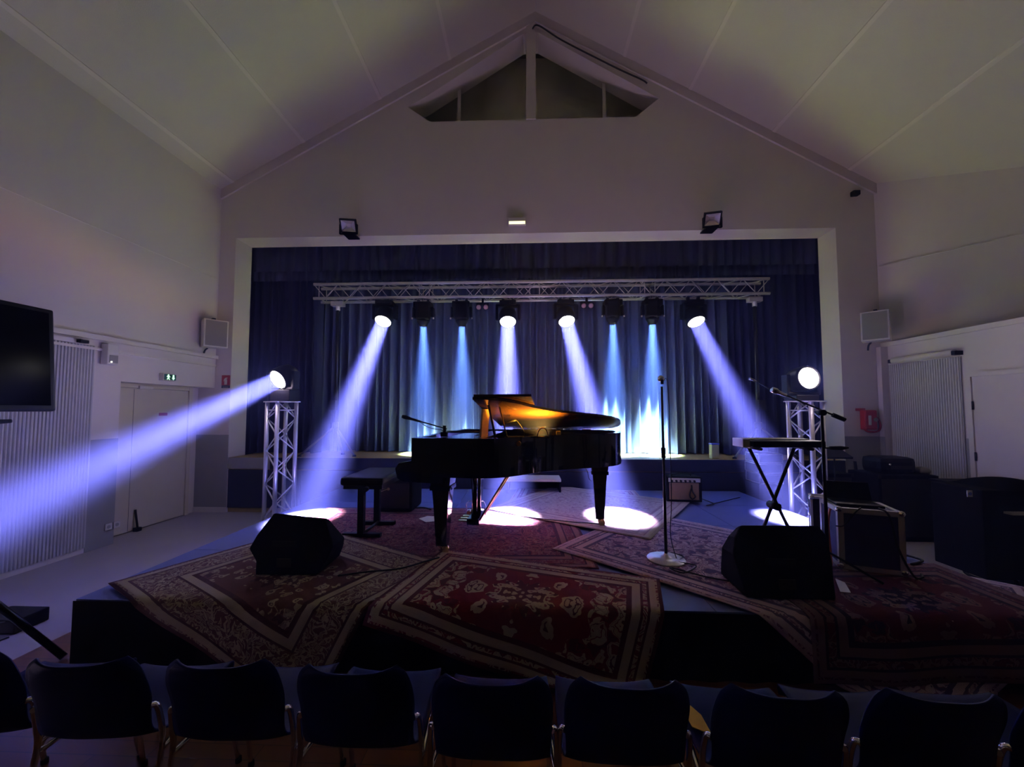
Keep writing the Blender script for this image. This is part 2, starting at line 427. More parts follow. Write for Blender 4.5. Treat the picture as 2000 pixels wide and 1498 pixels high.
# left wall: thick upper wall, lower wall with the door niche under a lintel
ledL = onx(385, 692, HALL_L).z
nicheY = onx(236, 745, HALL_L).y; linZ = onx(236, 745, HALL_L).z
b = MB()
b.box((-5.6, nicheY, linZ), (HALL_L, YS, roofz(HALL_L) + 0.05)).box((-5.6, REAR, 0), (HALL_L, nicheY, roofz(HALL_L) + 0.05))
b.box((-5.6, nicheY, 0), (NICHE_L, YS, linZ))
wall_l = struct('wall_left', b, M['wall'])
b = MB(); b.box((HALL_L, REAR, ledL - 0.03), (HALL_L + 0.05, YS - 0.01, ledL + 0.025)); b.build('ledge', M['trim'], wall_l)
b = MB(); b.box((HALL_L, REAR, ledL - 0.15), (HALL_L + 0.025, YS - 0.01, ledL - 0.12)); b.build('cable_trunking', M['trim'], wall_l)
zc = onx(200, 450, HALL_L).z
b = MB(); b.box((HALL_L, REAR, zc), (HALL_L + 0.006, YS - 0.01, zc + 0.012)); b.build('joint_line', M['trim'], wall_l)
shutY1 = onx(184, 700, HALL_L).y
b = MB(); b.box((HALL_L, shutY1, 0), (HALL_L + 0.006, nicheY, onx(210, 857, HALL_L).z)); b.build('dado', M['dado'], wall_l)

def corrugated(name, x, y0, y1, z0, z1, sgn, parent, pitch=0.03):
    n = int((y1 - y0) / pitch) * 6
    def f(u, v):
        y = y0 + (y1 - y0) * u; ph = (y / pitch) % 1.0
        prof = max(-1, min(1, 2.2 * math.sin(2*PI*ph)))
        return Vector((x + sgn * (0.016 + 0.006 * prof), y, z0 + (z1 - z0) * v))
    bb = MB(); bb.grid(f, n, 1, False)
    bb.box((min(x, x + sgn*0.008), y0, z0), (max(x, x + sgn*0.008), y1, z1))
    return bb.build(name, M['shutter'], parent)
shutZ = onx(183, 676, HALL_L).z
sh1 = corrugated('ribbed_shutter', HALL_L, 2.2, shutY1, 0.06, shutZ, 1, wall_l)
b = MB(); b.box((HALL_L, 2.2, shutZ), (HALL_L + 0.05, shutY1 - 0.05, shutZ + 0.05)); b.build('shutter_rail', M['trim'], wall_l)
b = MB(); b.box((HALL_L + 0.05, shutY1 - 0.22, shutZ + 0.005), (HALL_L + 0.10, shutY1 - 0.14, shutZ + 0.04)); b.build('rail_bracket', M['black'], wall_l)

# left door in the niche
dy0, dy1 = nicheY + 0.02, onx(358, 900, NICHE_L).y
b = MB(); b.box((NICHE_L, dy0, 0.012), (NICHE_L + 0.035, dy1, linZ - 0.06), bev=0.004); d1 = struct('door_1', b, M['door'])
b = MB(); b.box((NICHE_L, dy1 + 0.005, 0), (NICHE_L + 0.05, dy1 + 0.06, linZ - 0.001)).box((NICHE_L, dy0, linZ - 0.055), (NICHE_L + 0.05, dy1, linZ - 0.001)); b.build('door_frame', M['door'], d1)
p = onx(314, 809, NICHE_L)
b = MB(); b.box((NICHE_L + 0.035, p.y - 0.06, p.z - 0.02), (NICHE_L + 0.04, p.y + 0.06, p.z + 0.02)); b.build('door_plate', M['red'], d1)
p = onx(275, 757, NICHE_L)
b = MB(); b.box((NICHE_L + 0.035, p.y - 0.08, p.z - 0.02), (NICHE_L + 0.075, p.y + 0.10, p.z + 0.02)); b.build('door_closer', M['trim'], d1)
b = MB(); b.box((NICHE_L + 0.035, dy0 + 0.36, 0.02), (NICHE_L + 0.0365, dy0 + 0.364, linZ - 0.07)); b.build('leaf_joint', M['steel'], d1)
p = onx(256, 1020, NICHE_L)
b = MB(); b.box((NICHE_L + 0.06, p.y - 0.03, 0.0), (NICHE_L + 0.12, p.y + 0.03, 0.05)).tube([(NICHE_L + 0.09, p.y, 0.05), (NICHE_L + 0.05, p.y, 0.28)], 0.012, 6)
tag(b.build('door_stop', M['black']), 'black floor door stop at the foot of the cream door', 'door stop')

# right side: straight lower wall with a ledge, upper wall splayed outwards above it
ledR = onx(1745, 675, HALL_R).z
dirS = Vector((0.60, -0.80, 0)); U0 = Vector((HALL_R - 0.02, YS, 0)); U1 = U0 + dirS * 5.6
b = MB(); b.box((HALL_R, REAR, 0), (HALL_R + 0.25, YS, ledR)); wall_r = struct('wall_right', b, M['wall'])
b = MB(); b.prism([(HALL_R - 0.03, YS - 0.002, ledR), (HALL_R - 0.03, REAR, ledR), (9.4, REAR, ledR), (9.4, YS - 0.002, ledR)], (0, 0, 0.06)); b.build('ledge', M['trim'], wall_r)
nrm = Vector((0.80, 0.60, 0)) * 0.2
def topz(p): return roofz(p.x)
b = MB()
a0, a1 = U0.copy(), U1.copy()
vs_ = []
for p in (a0, a1, a1 + nrm, a0 + nrm): vs_.append(Vector((p.x, p.y, ledR + 0.05)))
for p in (a0, a1, a1 + nrm, a0 + nrm): vs_.append(Vector((p.x, p.y, roofz(p.x) + 0.05)))
b._add(vs_, [(0, 1, 2, 3), (4, 5, 6, 7), (0, 1, 5, 4), (1, 2, 6, 5), (2, 3, 7, 6), (3, 0, 4, 7)])
b.box((U1.x, REAR, ledR + 0.05), (U1.x + 0.2, U1.y + 0.1, roofz(U1.x) + 0.1))
b.build('upper_wall', M['wall'], wall_r)
jz = w(1703, 522).z
b = MB(); j0 = U0 - nrm * 0.03; j1 = U1 - nrm * 0.03
b.prism([Vector((j0.x, j0.y - 0.03, jz)), Vector((j1.x, j1.y, jz)), Vector((j1.x, j1.y, jz + 0.012)), Vector((j0.x, j0.y - 0.03, jz + 0.012))], nrm * 0.06); b.build('joint_line', M['trim'], wall_r)
ry0, ry1 = onx(1884, 800, HALL_R).y, onx(1742, 800, HALL_R).y
rz = onx(1880, 688, HALL_R).z
corrugated('ribbed_shutter', HALL_R, ry0, ry1, 0.05, rz - 0.05, -1, wall_r)
b = MB(); b.tube([(HALL_R - 0.06, ry0 + 0.02, rz), (HALL_R - 0.06, ry1 - 0.12, rz)], 0.045, 12); b.build('roller_tube', M['trim'], wall_r)
for yy in (ry0 + 0.0, ry1 - 0.10):
    b = MB(); b.box((HALL_R - 0.10, yy - 0.02, rz - 0.03), (HALL_R, yy + 0.02, rz + 0.02)); b.build('roller_bracket', M['black'], wall_r)
b = MB(); b.box((HALL_R - 0.10, ry1 + 0.02, 0.0), (HALL_R, YS - 0.005, ledR)); b.build('pilaster', M['wall'], wall_r)
b = MB(); b.box((HALL_R - 0.105, ry1 + 0.015, 0.0), (HALL_R - 0.1, YS - 0.005, dz)); b.build('dado', M['dado'], wall_r)
b = MB(); b.box((HALL_R - 0.006, onx(1908, 900, HALL_R).y, 0.0), (HALL_R, onx(1889, 900, HALL_R).y, onx(1900, 857, HALL_R).z)); b.build('dado', M['dado'], wall_r)
d2y1, d2y0 = onx(1912, 900, HALL_R).y, 3.2
d2z = onx(1914, 735, HALL_R).z
b = MB(); b.box((HALL_R - 0.03, d2y0, 0.01), (HALL_R - 0.0, d2y1, d2z), bev=0.004); d2 = struct('door_2', b, M['wall'])
b = MB(); b.box((HALL_R - 0.045, d2y1, 0), (HALL_R, d2y1 + 0.05, d2z + 0.05)).box((HALL_R - 0.045, d2y0, d2z), (HALL_R, d2y1, d2z + 0.05)); b.build('door_frame', M['trim'], d2)
for zz in (0.3, 1.0, 1.6):
    b = MB(); b.tube([(HALL_R - 0.04, d2y1 - 0.005, zz), (HALL_R - 0.04, d2y1 - 0.005, zz + 0.1)], 0.01, 6); b.build('hinge', M['steel'], d2)
b = MB(); b.box((-5.6, REAR - 0.2, 0), (9.4, REAR, 8.2)); struct('wall_rear', b, M['rearwall'])
b = MB(); b.box((-5.6, YS - 0.015, 0), (OX0, YS - 0.004, 0.08)); struct('baseboard_stage', b, M['trim'])

# ------------------------------------------------------------------ the stage
SZ = w(1100, 897).z
b = MB(); b.box((OX0 + 0.001, YS + 0.03, 0.0), (OX1 - 0.001, 9.2, SZ)); stage = struct('floor_stage', b, M['stage_floor'])
b = MB(); b.box((-7, 9.2, 0), (7, 9.3, 6.5)); b.build('stage_backwall', M['black'], stage)
b = MB(); b.box((-6.5, YB + 0.001, SZ + 0.002), (-6.4, 9.2, 6.5)).box((6.6, YB + 0.001, SZ + 0.002), (6.7, 9.2, 6.5)).box((-6.5, YB + 0.45, 6.0), (6.7, 9.2, 6.1)); b.build('stage_shell', M['black'], stage)
# navy fascia panels under the lip; the first bay has a pale frame
nb = 8; xs = [OX0 + (OX1 - OX0) * i / nb for i in range(nb + 1)]
for i in range(nb):
    b = MB(); b.box((xs[i] + 0.006, YS + 0.008, 0.07), (xs[i+1] - 0.006, YS + 0.03, SZ - 0.19)); b.build('fascia_panel', M['stage_navy'], stage)
b = MB(); b.box((OX0 + 0.002, YS + 0.0, SZ - 0.17), (xs[1] - 0.5, YS + 0.03, SZ)); b.build('pale_lip_board', M['dado'], stage)
b = MB(); b.box((xs[1] - 0.498, YS + 0.0, SZ - 0.18), (OX1 - 0.002, YS + 0.03, SZ)); b.build('lip_board', M['stage_navy'], stage)
# stage steps behind the piano
t = thing('stage_steps', 'dark wooden steps up to the stage with a pale nosing, seen under the piano', 'steps', (at(1042, 940, 5.6).x, 5.6, 0.412))
sx0, sx1 = at(990, 940, 5.45).x, at(1096, 940, 5.45).x; szz = at(1040, 936, 5.45).z
b = MB(); b.box((sx0, 5.45, szz - 0.035), (sx1, 5.8, szz)); b.build('tread', M['white'], t)
b = MB(); b.box((sx0, 5.46, 0.412), (sx0 + 0.03, 5.8, szz - 0.036)).box((sx1 - 0.03, 5.46, 0.412), (sx1, 5.8, szz - 0.036)).box((sx0, 5.77, 0.412), (sx1, 5.8, szz - 0.036)); b.build('stringer', M['black'], t)

# ------------------------------------------------------------------ curtains
def pleated(name, m, x0, x1, y, z0, z1, npl, amp, seed, label, top_amp=0.35, thick=0.008):
    rnd = random.Random(seed)
    ph = [0.0]
    for i in range(npl): ph.append(ph[-1] + 0.6 + rnd.random() * 0.8)
    tot = ph[-1]; ks = [(rnd.uniform(0.6, 1.3), rnd.uniform(-0.35, 0.35)) for _ in range(npl + 1)]
    nu = npl * 10
    def pos(u, v):
        s = u * tot; i = 0
        lo, hi = 0, npl
        while hi - lo > 1:
            md = (lo + hi) // 2
            if ph[md] <= s: lo = md
            else: hi = md
        t_ = (s - ph[lo]) / (ph[lo+1] - ph[lo]); a_, sk = ks[lo]
        a2, _ = ks[min(lo+1, npl)]
        aa = a_ * (1 - t_) + a2 * t_
        A = amp * aa * (top_amp + (1 - top_amp) * (1 - v))
        yy = y + A * math.cos(2*PI*t_) + 0.3 * A * math.cos(4*PI*t_ + 6*sk)
        xx = x0 + (x1 - x0) * u + 0.25 * A * math.sin(2*PI*t_) + 0.02 * sk * (1 - v)
        return Vector((xx, yy, z0 + (z1 - z0) * v + 0.004 * math.cos(2*PI*t_) * (1 - v)))
    bb = MB(); bb.grid(pos, nu, 8)
    bb.grid(lambda u, v: pos(u, v) + Vector((0, thick, 0)), nu, 8)
    o = bb.build(name, m); return tag(o, label, 'curtain')
ct, cb_ = 5.2, SZ + 0.012
def cx(px, y): return at(px, 700, y).x
YC = 6.76
pleated('stage_curtain', M['curtain'], cx(590, YC), cx(1176, YC), YC, cb_, ct, 36, 0.072, 1, 'long navy velvet stage curtain behind the piano, widest of the hanging curtains')
pleated('stage_curtain', M['curtain'], cx(1168, YC - 0.1), cx(1440, YC - 0.1), YC - 0.17, cb_, ct, 16, 0.066, 2, 'navy stage curtain behind the straight microphone stand')
pleated('side_curtain', M['leg_curtain'], cx(455, 6.40), cx(625, 6.40), 6.44, cb_, ct, 11, 0.05, 3, 'dark navy side curtain behind the tower throwing the long blue beam')
pleated('side_curtain', M['leg_curtain'], cx(1415, 6.40), cx(1660, 6.40), 6.45, cb_, ct, 15, 0.05, 4, 'dark navy side curtain behind the tower next to the keyboard')
vz = at(800, 527, 6.25).z
pleated('curtain_valance', M['valance'], cx(440, 6.3), cx(1670, 6.3), 6.24, vz, 5.0, 56, 0.030, 5, 'pleated navy valance hanging along the top of the stage opening', 0.8)
vz2 = at(800, 545, 6.31).z
pleated('curtain_border', M['valance'], cx(480, 6.52), cx(1640, 6.52), 6.325, vz2, 5.0, 80, 0.014, 6, 'second dark navy border cloth hanging just behind the valance', 0.8)

# ------------------------------------------------------------------ truss
def truss(t, p0, p1, ux, uy, half, seg_n, joints, r=0.024, rb=0.0065):
    p0, p1 = Vector(p0), Vector(p1); ax = (p1 - p0); Ln = ax.length; ax.normalize()
    cs = [(1, 1), (1, -1), (-1, -1), (-1, 1)]
    ch = MB().tube([(0, 0, 0), (0, 0, Ln)], r, 12).mesh('chord'); ch.materials.append(M['alu'])
    corner = [p0 + ux * half * a + uy * half * c for a, c in cs]
    for q in corner: inst('chord', ch, t, q, q + ax)
    step = Ln / (seg_n)
    dl = math.sqrt(step**2 + (2*half)**2)
    br = MB().tube([(0, 0, 0), (0, 0, dl)], rb, 6).mesh('brace'); br.materials.append(M['alu'])
    po = MB().tube([(0, 0, 0), (0, 0, 2*half)], rb, 6).mesh('post'); po.materials.append(M['alu'])
    for fi in range(4):
        A, B = corner[fi], corner[(fi+1) % 4]
        for k in range(seg_n):
            up = (k + fi) % 2 == 0
            s = (A if up else B) + ax * step * k; e = (B if up else A) + ax * step * (k+1)
            inst('brace', br, t, s, e)
        for j in joints:
            s = A + ax * Ln * j; e = B + ax * Ln * j; inst('end_post', po, t, s, e)
TY = 6.03; HALF = 0.115
tp0, tp1 = at(613, 567, TY - HALF), at(1503, 561, TY - HALF)
TZ = (tp0.z + tp1.z) / 2
TX0, TX1 = tp0.x, tp1.x
tr = thing('lighting_truss', 'long horizontal aluminium truss carrying the lamps across the stage opening', 'truss', ((TX0 + TX1)/2, TY, TZ))
jn = [0.012, 0.24, 0.262, 0.485, 0.507, 0.735, 0.757, 0.988]
truss(tr, (TX0, TY, TZ), (TX1, TY, TZ), Vector((0, -1, 0)), Vector((0, 0, 1)), HALF, 36, jn)
# warm gel cloth seen between two truss sections is left to the light

# wind-up stands under both truss ends
def windup(px, feet, label):
    x = at(px, 700, TY).x
    t = thing('windup_stand', label, 'stand', (x, TY, SZ), 'wind-up stands under the truss')
    b = MB(); b.tube([(x, TY, SZ + 0.1), (x, TY, TZ - HALF - 0.10)], [0.03, 0.022], 10); b.build('mast', M['steel'], t)
    b = MB(); b.box((x - 0.10, TY - 0.05, TZ - HALF - 0.10), (x + 0.10, TY + 0.05, TZ - HALF - 0.03)).tube([(x, TY, TZ - HALF - 0.17), (x, TY, TZ - HALF - 0.06)], 0.035, 10); b.build('truss_bracket', M['alu'], t)
    hz = at(px, 832, TY).z
    b = MB(); b.tube([(x, TY, hz - 0.04), (x, TY, hz + 0.06)], 0.05, 10); b.build('collar', M['steel'], t)
    for fx, fy in feet:
        b = MB(); b.tube([(x, TY, hz), (fx, fy, SZ + 0.015)], 0.016, 8); b.build('leg', M['steel_mid'], t)
        b = MB(); b.lathe([(0.03, 0), (0.03, 0.02), (0.015, 0.03)], Matrix.Translation((fx, fy, SZ + 0.001)), 10); b.build('foot', M['rubber'], t)
    b = MB(); b.box((x - 0.05, TY - 0.12, SZ + 0.75), (x + 0.05, TY - 0.03, SZ + 0.9)); b.build('winch', M['steel'], t)
xl, xr = at(658, 700, TY).x, at(1477, 700, TY).x
windup(658, ((xl - 0.55, TY - 0.05), (xl + 0.32, TY + 0.0), (xl + 0.0, TY + 0.27)), 'dark wind-up stand holding the truss end above the long blue beam')
windup(1477, ((xr - 0.40, TY - 0.05), (xr + 0.55, TY - 0.05), (xr + 0.02, TY + 0.27)), 'dark wind-up stand holding the truss end near the stacked rack cases')

# ------------------------------------------------------------------ moving heads
def area(name, loc, d, size, watts, col, spread, parent=None):
    l = bpy.data.lights.new(name, 'AREA'); l.shape = 'DISK'; l.size = size; l.energy = watts; l.color = col
    l.spread = math.radians(spread)
    o = bpy.data.objects.new(name, l); C.objects.link(o); o.location = Vector(loc)
    o.rotation_euler = Vector(d).to_track_quat('-Z', 'Y').to_euler()
    if parent is not None: o.parent = parent; o.location = Vector(loc) - root_loc(parent)
    return o
def point(name, loc, r, watts, col, parent=None):
    l = bpy.data.lights.new(name, 'POINT'); l.energy = watts; l.color = col; l.shadow_soft_size = r
    o = bpy.data.objects.new(name, l); C.objects.link(o); o.location = Vector(loc) - root_loc(parent)
    if parent is not None: o.parent = parent
    return o
def wash_head(label, lens_c, target, hung, beam_w, spread, spill, group, col=BEAM_COL, stand_z=0.0):
    """LED wash moving head: lens centre, target point; hung from the truss or standing on a tower."""
    lens_c, target = Vector(lens_c), Vector(target); d = (target - lens_c).normalized()
    piv = lens_c - d * 0.13
    sg = 1 if hung else -1
    base = Vector((piv.x, piv.y, piv.z + 0.205 if hung else stand_z + 0.001))
    t = thing('wash_moving_head', label, 'stage light', base, group)
    bz0, bz1 = (base.z - 0.035, base.z + 0.035) if hung else (stand_z + 0.001, piv.z - 0.185)
    b = MB(); b.box((base.x - 0.13, base.y - 0.11, bz0), (base.x + 0.13, base.y + 0.11, bz1), bev=0.012); b.build('base', M['black'], t)
    if hung:
        tb = TZ - HALF - 0.02
        b = MB()
        for s in (-0.08, 0.08):
            b.box((base.x + s - 0.02, base.y - 0.02, base.z + 0.034), (base.x + s + 0.02, base.y + 0.02, max(tb - 0.004, base.z + 0.04)))
        b.build('clamp', M['steel'], t)
    hd = Vector((d.x, d.y, 0)); hd = hd.normalized() if hd.length > 0.05 else Vector((0, -1, 0))
    sx = Vector((-hd.y, hd.x, 0))
    b = MB()
    for s in (-1, 1):
        c = piv + sx * 0.178 * s
        R = Matrix((sx, hd, Vector((0, 0, 1)))).transposed()
        zlo, zhi = (-0.06, 0.18) if hung else (-0.18, 0.06)
        ya = MB(); ya.box((-0.022, -0.05, zlo), (0.022, 0.05, zhi), mat4(R, c), bev=0.012); ya.build('yoke_arm', M['black'], t)
    c = piv + Vector((0, 0, sg * 0.168)); R = Matrix((sx, hd, Vector((0, 0, 1)))).transposed()
    b.box((-0.195, -0.055, -0.018), (0.195, 0.055, 0.018), mat4(R, c), bev=0.01)
    b.build('yoke', M['black'], t)
    Rm = frame_to(d)
    b = MB(); b.lathe([(0.0, -0.135), (0.09, -0.13), (0.13, -0.09), (0.146, 0.0), (0.148, 0.10), (0.143, 0.135), (0.128, 0.138), (0.126, 0.115), (0.0, 0.115)], mat4(Rm, piv), 28); hdm = b.build('head', M['black'], t)
    b = MB()
    for ring, n in ((0.0, 1), (0.052, 6), (0.098, 12)):
        for k in range(n):
            a = 2*PI*k/n; q = Matrix.Translation((ring*math.cos(a), ring*math.sin(a), 0.118))
            b.lathe([(0.026, 0.0), (0.024, 0.008), (0.012, 0.014), (0.0, 0.016)], mat4(Rm, piv) @ q, 10)
    b.lathe([(0.124, 0.112), (0.124, 0.119), (0.0, 0.119)], mat4(Rm, piv), 24)
    b.build('lens', M['lens_wash'], t)
    if beam_w: area('beam', lens_c + d * 0.012, d, 0.21, beam_w, col, spread, t)
    if spill: point('spill', lens_c + d * 0.10, 0.10, spill, (1.0, 0.90, 0.92) if hung else (0.90, 0.70, 1.0), t)
    return t
def spot_head(label, px, py, target, watts, col, spread, group):
    lens = at(px, py, TY); d = (Vector(target) - lens).normalized()
    piv = lens - d * 0.20; base = Vector((piv.x, piv.y, TZ - HALF - 0.12))
    t = thing('spot_moving_head', label, 'stage light', base, group)
    b = MB(); b.box((base.x - 0.14, base.y - 0.11, base.z - 0.05), (base.x + 0.14, base.y + 0.11, base.z + 0.05), bev=0.02); b.build('base', M['black'], t)
    b = MB()
    for s in (-0.08, 0.08): b.box((base.x + s - 0.02, base.y - 0.02, base.z + 0.05), (base.x + s + 0.02, base.y + 0.02, base.z + 0.095))
    b.build('clamp', M['steel'], t)
    for s in (-1, 1):
        b = MB(); b.box((piv.x + s*0.15 - 0.02, piv.y - 0.05, piv.z - 0.07), (piv.x + s*0.15 + 0.02, piv.y + 0.05, base.z - 0.03), bev=0.012); b.build('yoke_arm', M['black'], t)
    Rm = frame_to(d)
    b = MB(); b.box((-0.115, -0.105, -0.19), (0.115, 0.105, 0.10), mat4(Rm, piv), bev=0.035)
    b.lathe([(0.105, 0.08), (0.10, 0.13), (0.07, 0.17), (0.064, 0.20), (0.056, 0.20), (0.056, 0.18), (0, 0.18)], mat4(Rm, piv), 20); b.build('head', M['black'], t)
    b = MB(); b.lathe([(0.054, 0.181), (0.045, 0.19), (0.0, 0.196)], mat4(Rm, piv), 18); b.build('lens', M['lens_spot'], t)
    for s in (-1, 1):
        b = MB(); q = piv + Vector((s * 0.172, -0.03, -0.085)); b.box(q - Vector((0.01, 0.01, 0.012)), q + Vector((0.01, 0.01, 0.012))); b.build('lock_tab', M['white'], t)
    area('beam', lens + d * 0.012, d, 0.10, watts, col, spread, t)
    return t
GW = 'lit LED wash heads'
wash_head('lit wash head on the truss end throwing the wide beam down beside the bench', at(748, 628, TY - 0.1), gr(597, 1012), True, WASH_W, 11.5, SPILL_W, GW)
wash_head('lit wash head on the truss aiming straight down behind the raised piano lid', at(992, 629, TY - 0.1), gr(990, 1014), True, WASH_W, 11.5, SPILL_W, GW)
wash_head('lit wash head on the truss throwing its beam towards the piano tail leg', at(1107, 628, TY - 0.1), gr(1208, 1014), True, WASH_W, 11.5, SPILL_W, GW)
wash_head('lit wash head on the truss end, nearest the dark side curtain by the keyboard', at(1360, 629, TY - 0.1), gr(1548, 1012), True, WASH_W * 0.6, 12, SPILL_W, GW)
CY = (0.46, 0.78, 1.0)
GS = 'black spot heads lighting the curtain'
def tgt(px): p = at(px, 892, 6.40); return (p.x, 6.50, SZ)
spot_head('black spot head with a narrow cyan beam beside the bright truss lamp over the bench', 827, 637, tgt(826), PROFILE_W, CY, 23, GS)
spot_head('black spot head with a narrow cyan beam above the music desk, beside the twin lamps', 902, 637, tgt(905), PROFILE_W, CY, 23, GS)
spot_head('black spot head on the truss with a narrow cyan beam, over the piano tail', 1197, 633, tgt(1205), PROFILE_W * 1.1, CY, 23, GS)
spot_head('black spot head on the truss with a narrow cyan beam, over the straight microphone stand', 1274, 633, tgt(1283), PROFILE_W * 1.3, CY, 23, GS)
for i, (px, py, lb) in enumerate(((942, 600, 'pair of small unlit pink lamps on the truss over the piano lid'), (1147, 597, 'pair of small unlit pink lamps on the truss over the piano tail'))):
    c = at(px, py, TY - 0.12)
    t = thing('twin_lamp', lb, 'stage light', c, 'small twin lamps under the truss')
    b = MB(); b.box((c.x - 0.10, c.y + 0.03, c.z + 0.05), (c.x + 0.10, c.y + 0.09, c.z + 0.075)).box((c.x - 0.015, c.y + 0.035, c.z + 0.07), (c.x + 0.015, c.y + 0.085, TZ - HALF - 0.02)); b.build('bracket', M['black'], t)
    for s in (-0.057, 0.057):
        d = Vector((0, -1, -0.25)); Rm = frame_to(d)
        b = MB(); b.lathe([(0.0, -0.12), (0.03, -0.115), (0.045, -0.03), (0.048, 0.02), (0.042, 0.02), (0.042, 0.005), (0, 0.005)], mat4(Rm, c + Vector((s, 0, 0))), 16); can = b.build('lamp_can', M['black'], t)
        b = MB(); b.lathe([(0.041, 0.006), (0.03, 0.013), (0, 0.016)], mat4(Rm, c + Vector((s, 0, 0))), 14); b.build('lens', M['lens_idle'], can)

# towers beside the platform with a head on each
def tower(px, pyt, y, ang, label):
    c = at(px, pyt, y); ht = c.z
    t = thing('truss_tower', label, 'truss tower', (c.x, y, 0), 'upright truss towers')
    ux = Vector((math.cos(ang), math.sin(ang), 0)); uy = Vector((-math.sin(ang), math.cos(ang), 0))
    truss(t, (c.x, y, 0.012), (c.x, y, ht - 0.012), ux, uy, 0.12, 8, [0.06, 0.94], r=0.025, rb=0.009)
    R = Matrix((ux, uy, Vector((0, 0, 1)))).transposed()
    b = MB(); b.box((-0.155, -0.155, 0), (0.155, 0.155, 0.012), mat4(R, (c.x, y, 0))); b.build('base_plate', M['alu'], t)
    b = MB(); b.box((-0.155, -0.155, -0.012), (0.155, 0.155, 0.0), mat4(R, (c.x, y, ht))); b.build('top_plate', M['alu'], t)
    return c
cl_ = tower(551, 784, 4.86, math.radians(62), 'upright aluminium truss tower beside the grey stage pier, topped by the beam to the door')
cr_ = tower(1572, 783, 4.66, math.radians(28), 'upright aluminium truss tower behind the keyboard stand')
BEAM_L = (-4.3, 1.6, 0.2)
lc = at(542, 742, 4.76); wash_head('lit wash head on the tower by the door, throwing the long blue beam', lc, BEAM_L, False, WASH_W * 0.9, 13.5, TOWER_SPILL_W, GW, stand_z=cl_.z)
lc = at(1580, 738, 4.56); wash_head('lit wash head standing on the tower above the keyboard, facing the hall', lc, (3.6, -2.9, 2.6), False, 0, 30, TOWER_SPILL_W, GW, stand_z=cr_.z)

# ------------------------------------------------------------------ platform with skirt
PX0, PX1, PZ = -2.86, 3.12, 0.4
PYF = gr(700, 1181).y; PYB = YS - 0.06
plat = thing('stage_platform', 'low blue-grey platform in front of the stage, covered with rugs', 'platform', ((PX0+PX1)/2, (PYF+PYB)/2, 0))
nx, ny = 6, 4
for i in range(nx):
    for j in range(ny):
        x0, x1 = PX0 + (PX1-PX0)*i/nx, PX0 + (PX1-PX0)*(i+1)/nx; y0, y1 = PYF + (PYB-PYF)*j/ny, PYF + (PYB-PYF)*(j+1)/ny
        b = MB(); b.box((x0 + 0.0015, y0 + 0.0015, PZ - 0.06), (x1 - 0.0015, y1 - 0.0015, PZ), bev=0.002); b.build('deck_panel', M['deck'], plat)
b = MB(); b.box((PX0 + 0.01, PYF + 0.01, 0.004), (PX1 - 0.01, PYB - 0.01, PZ - 0.061)); b.build('understructure', M['black'], plat)
def skirt(x0, x1):
    n = int((x1 - x0) / 0.02)
    bb = MB(); bb.grid(lambda u, v: Vector((x0 + (x1-x0)*u, PYF - 0.010 - 0.008*math.sin(u*n*0.55)*(1-v), 0.006 + (PZ - 0.012)*v)), n, 3)
    return bb.build('front_skirt', M['skirt'], plat)
skirt(PX0 - 0.005, PX1 + 0.005)

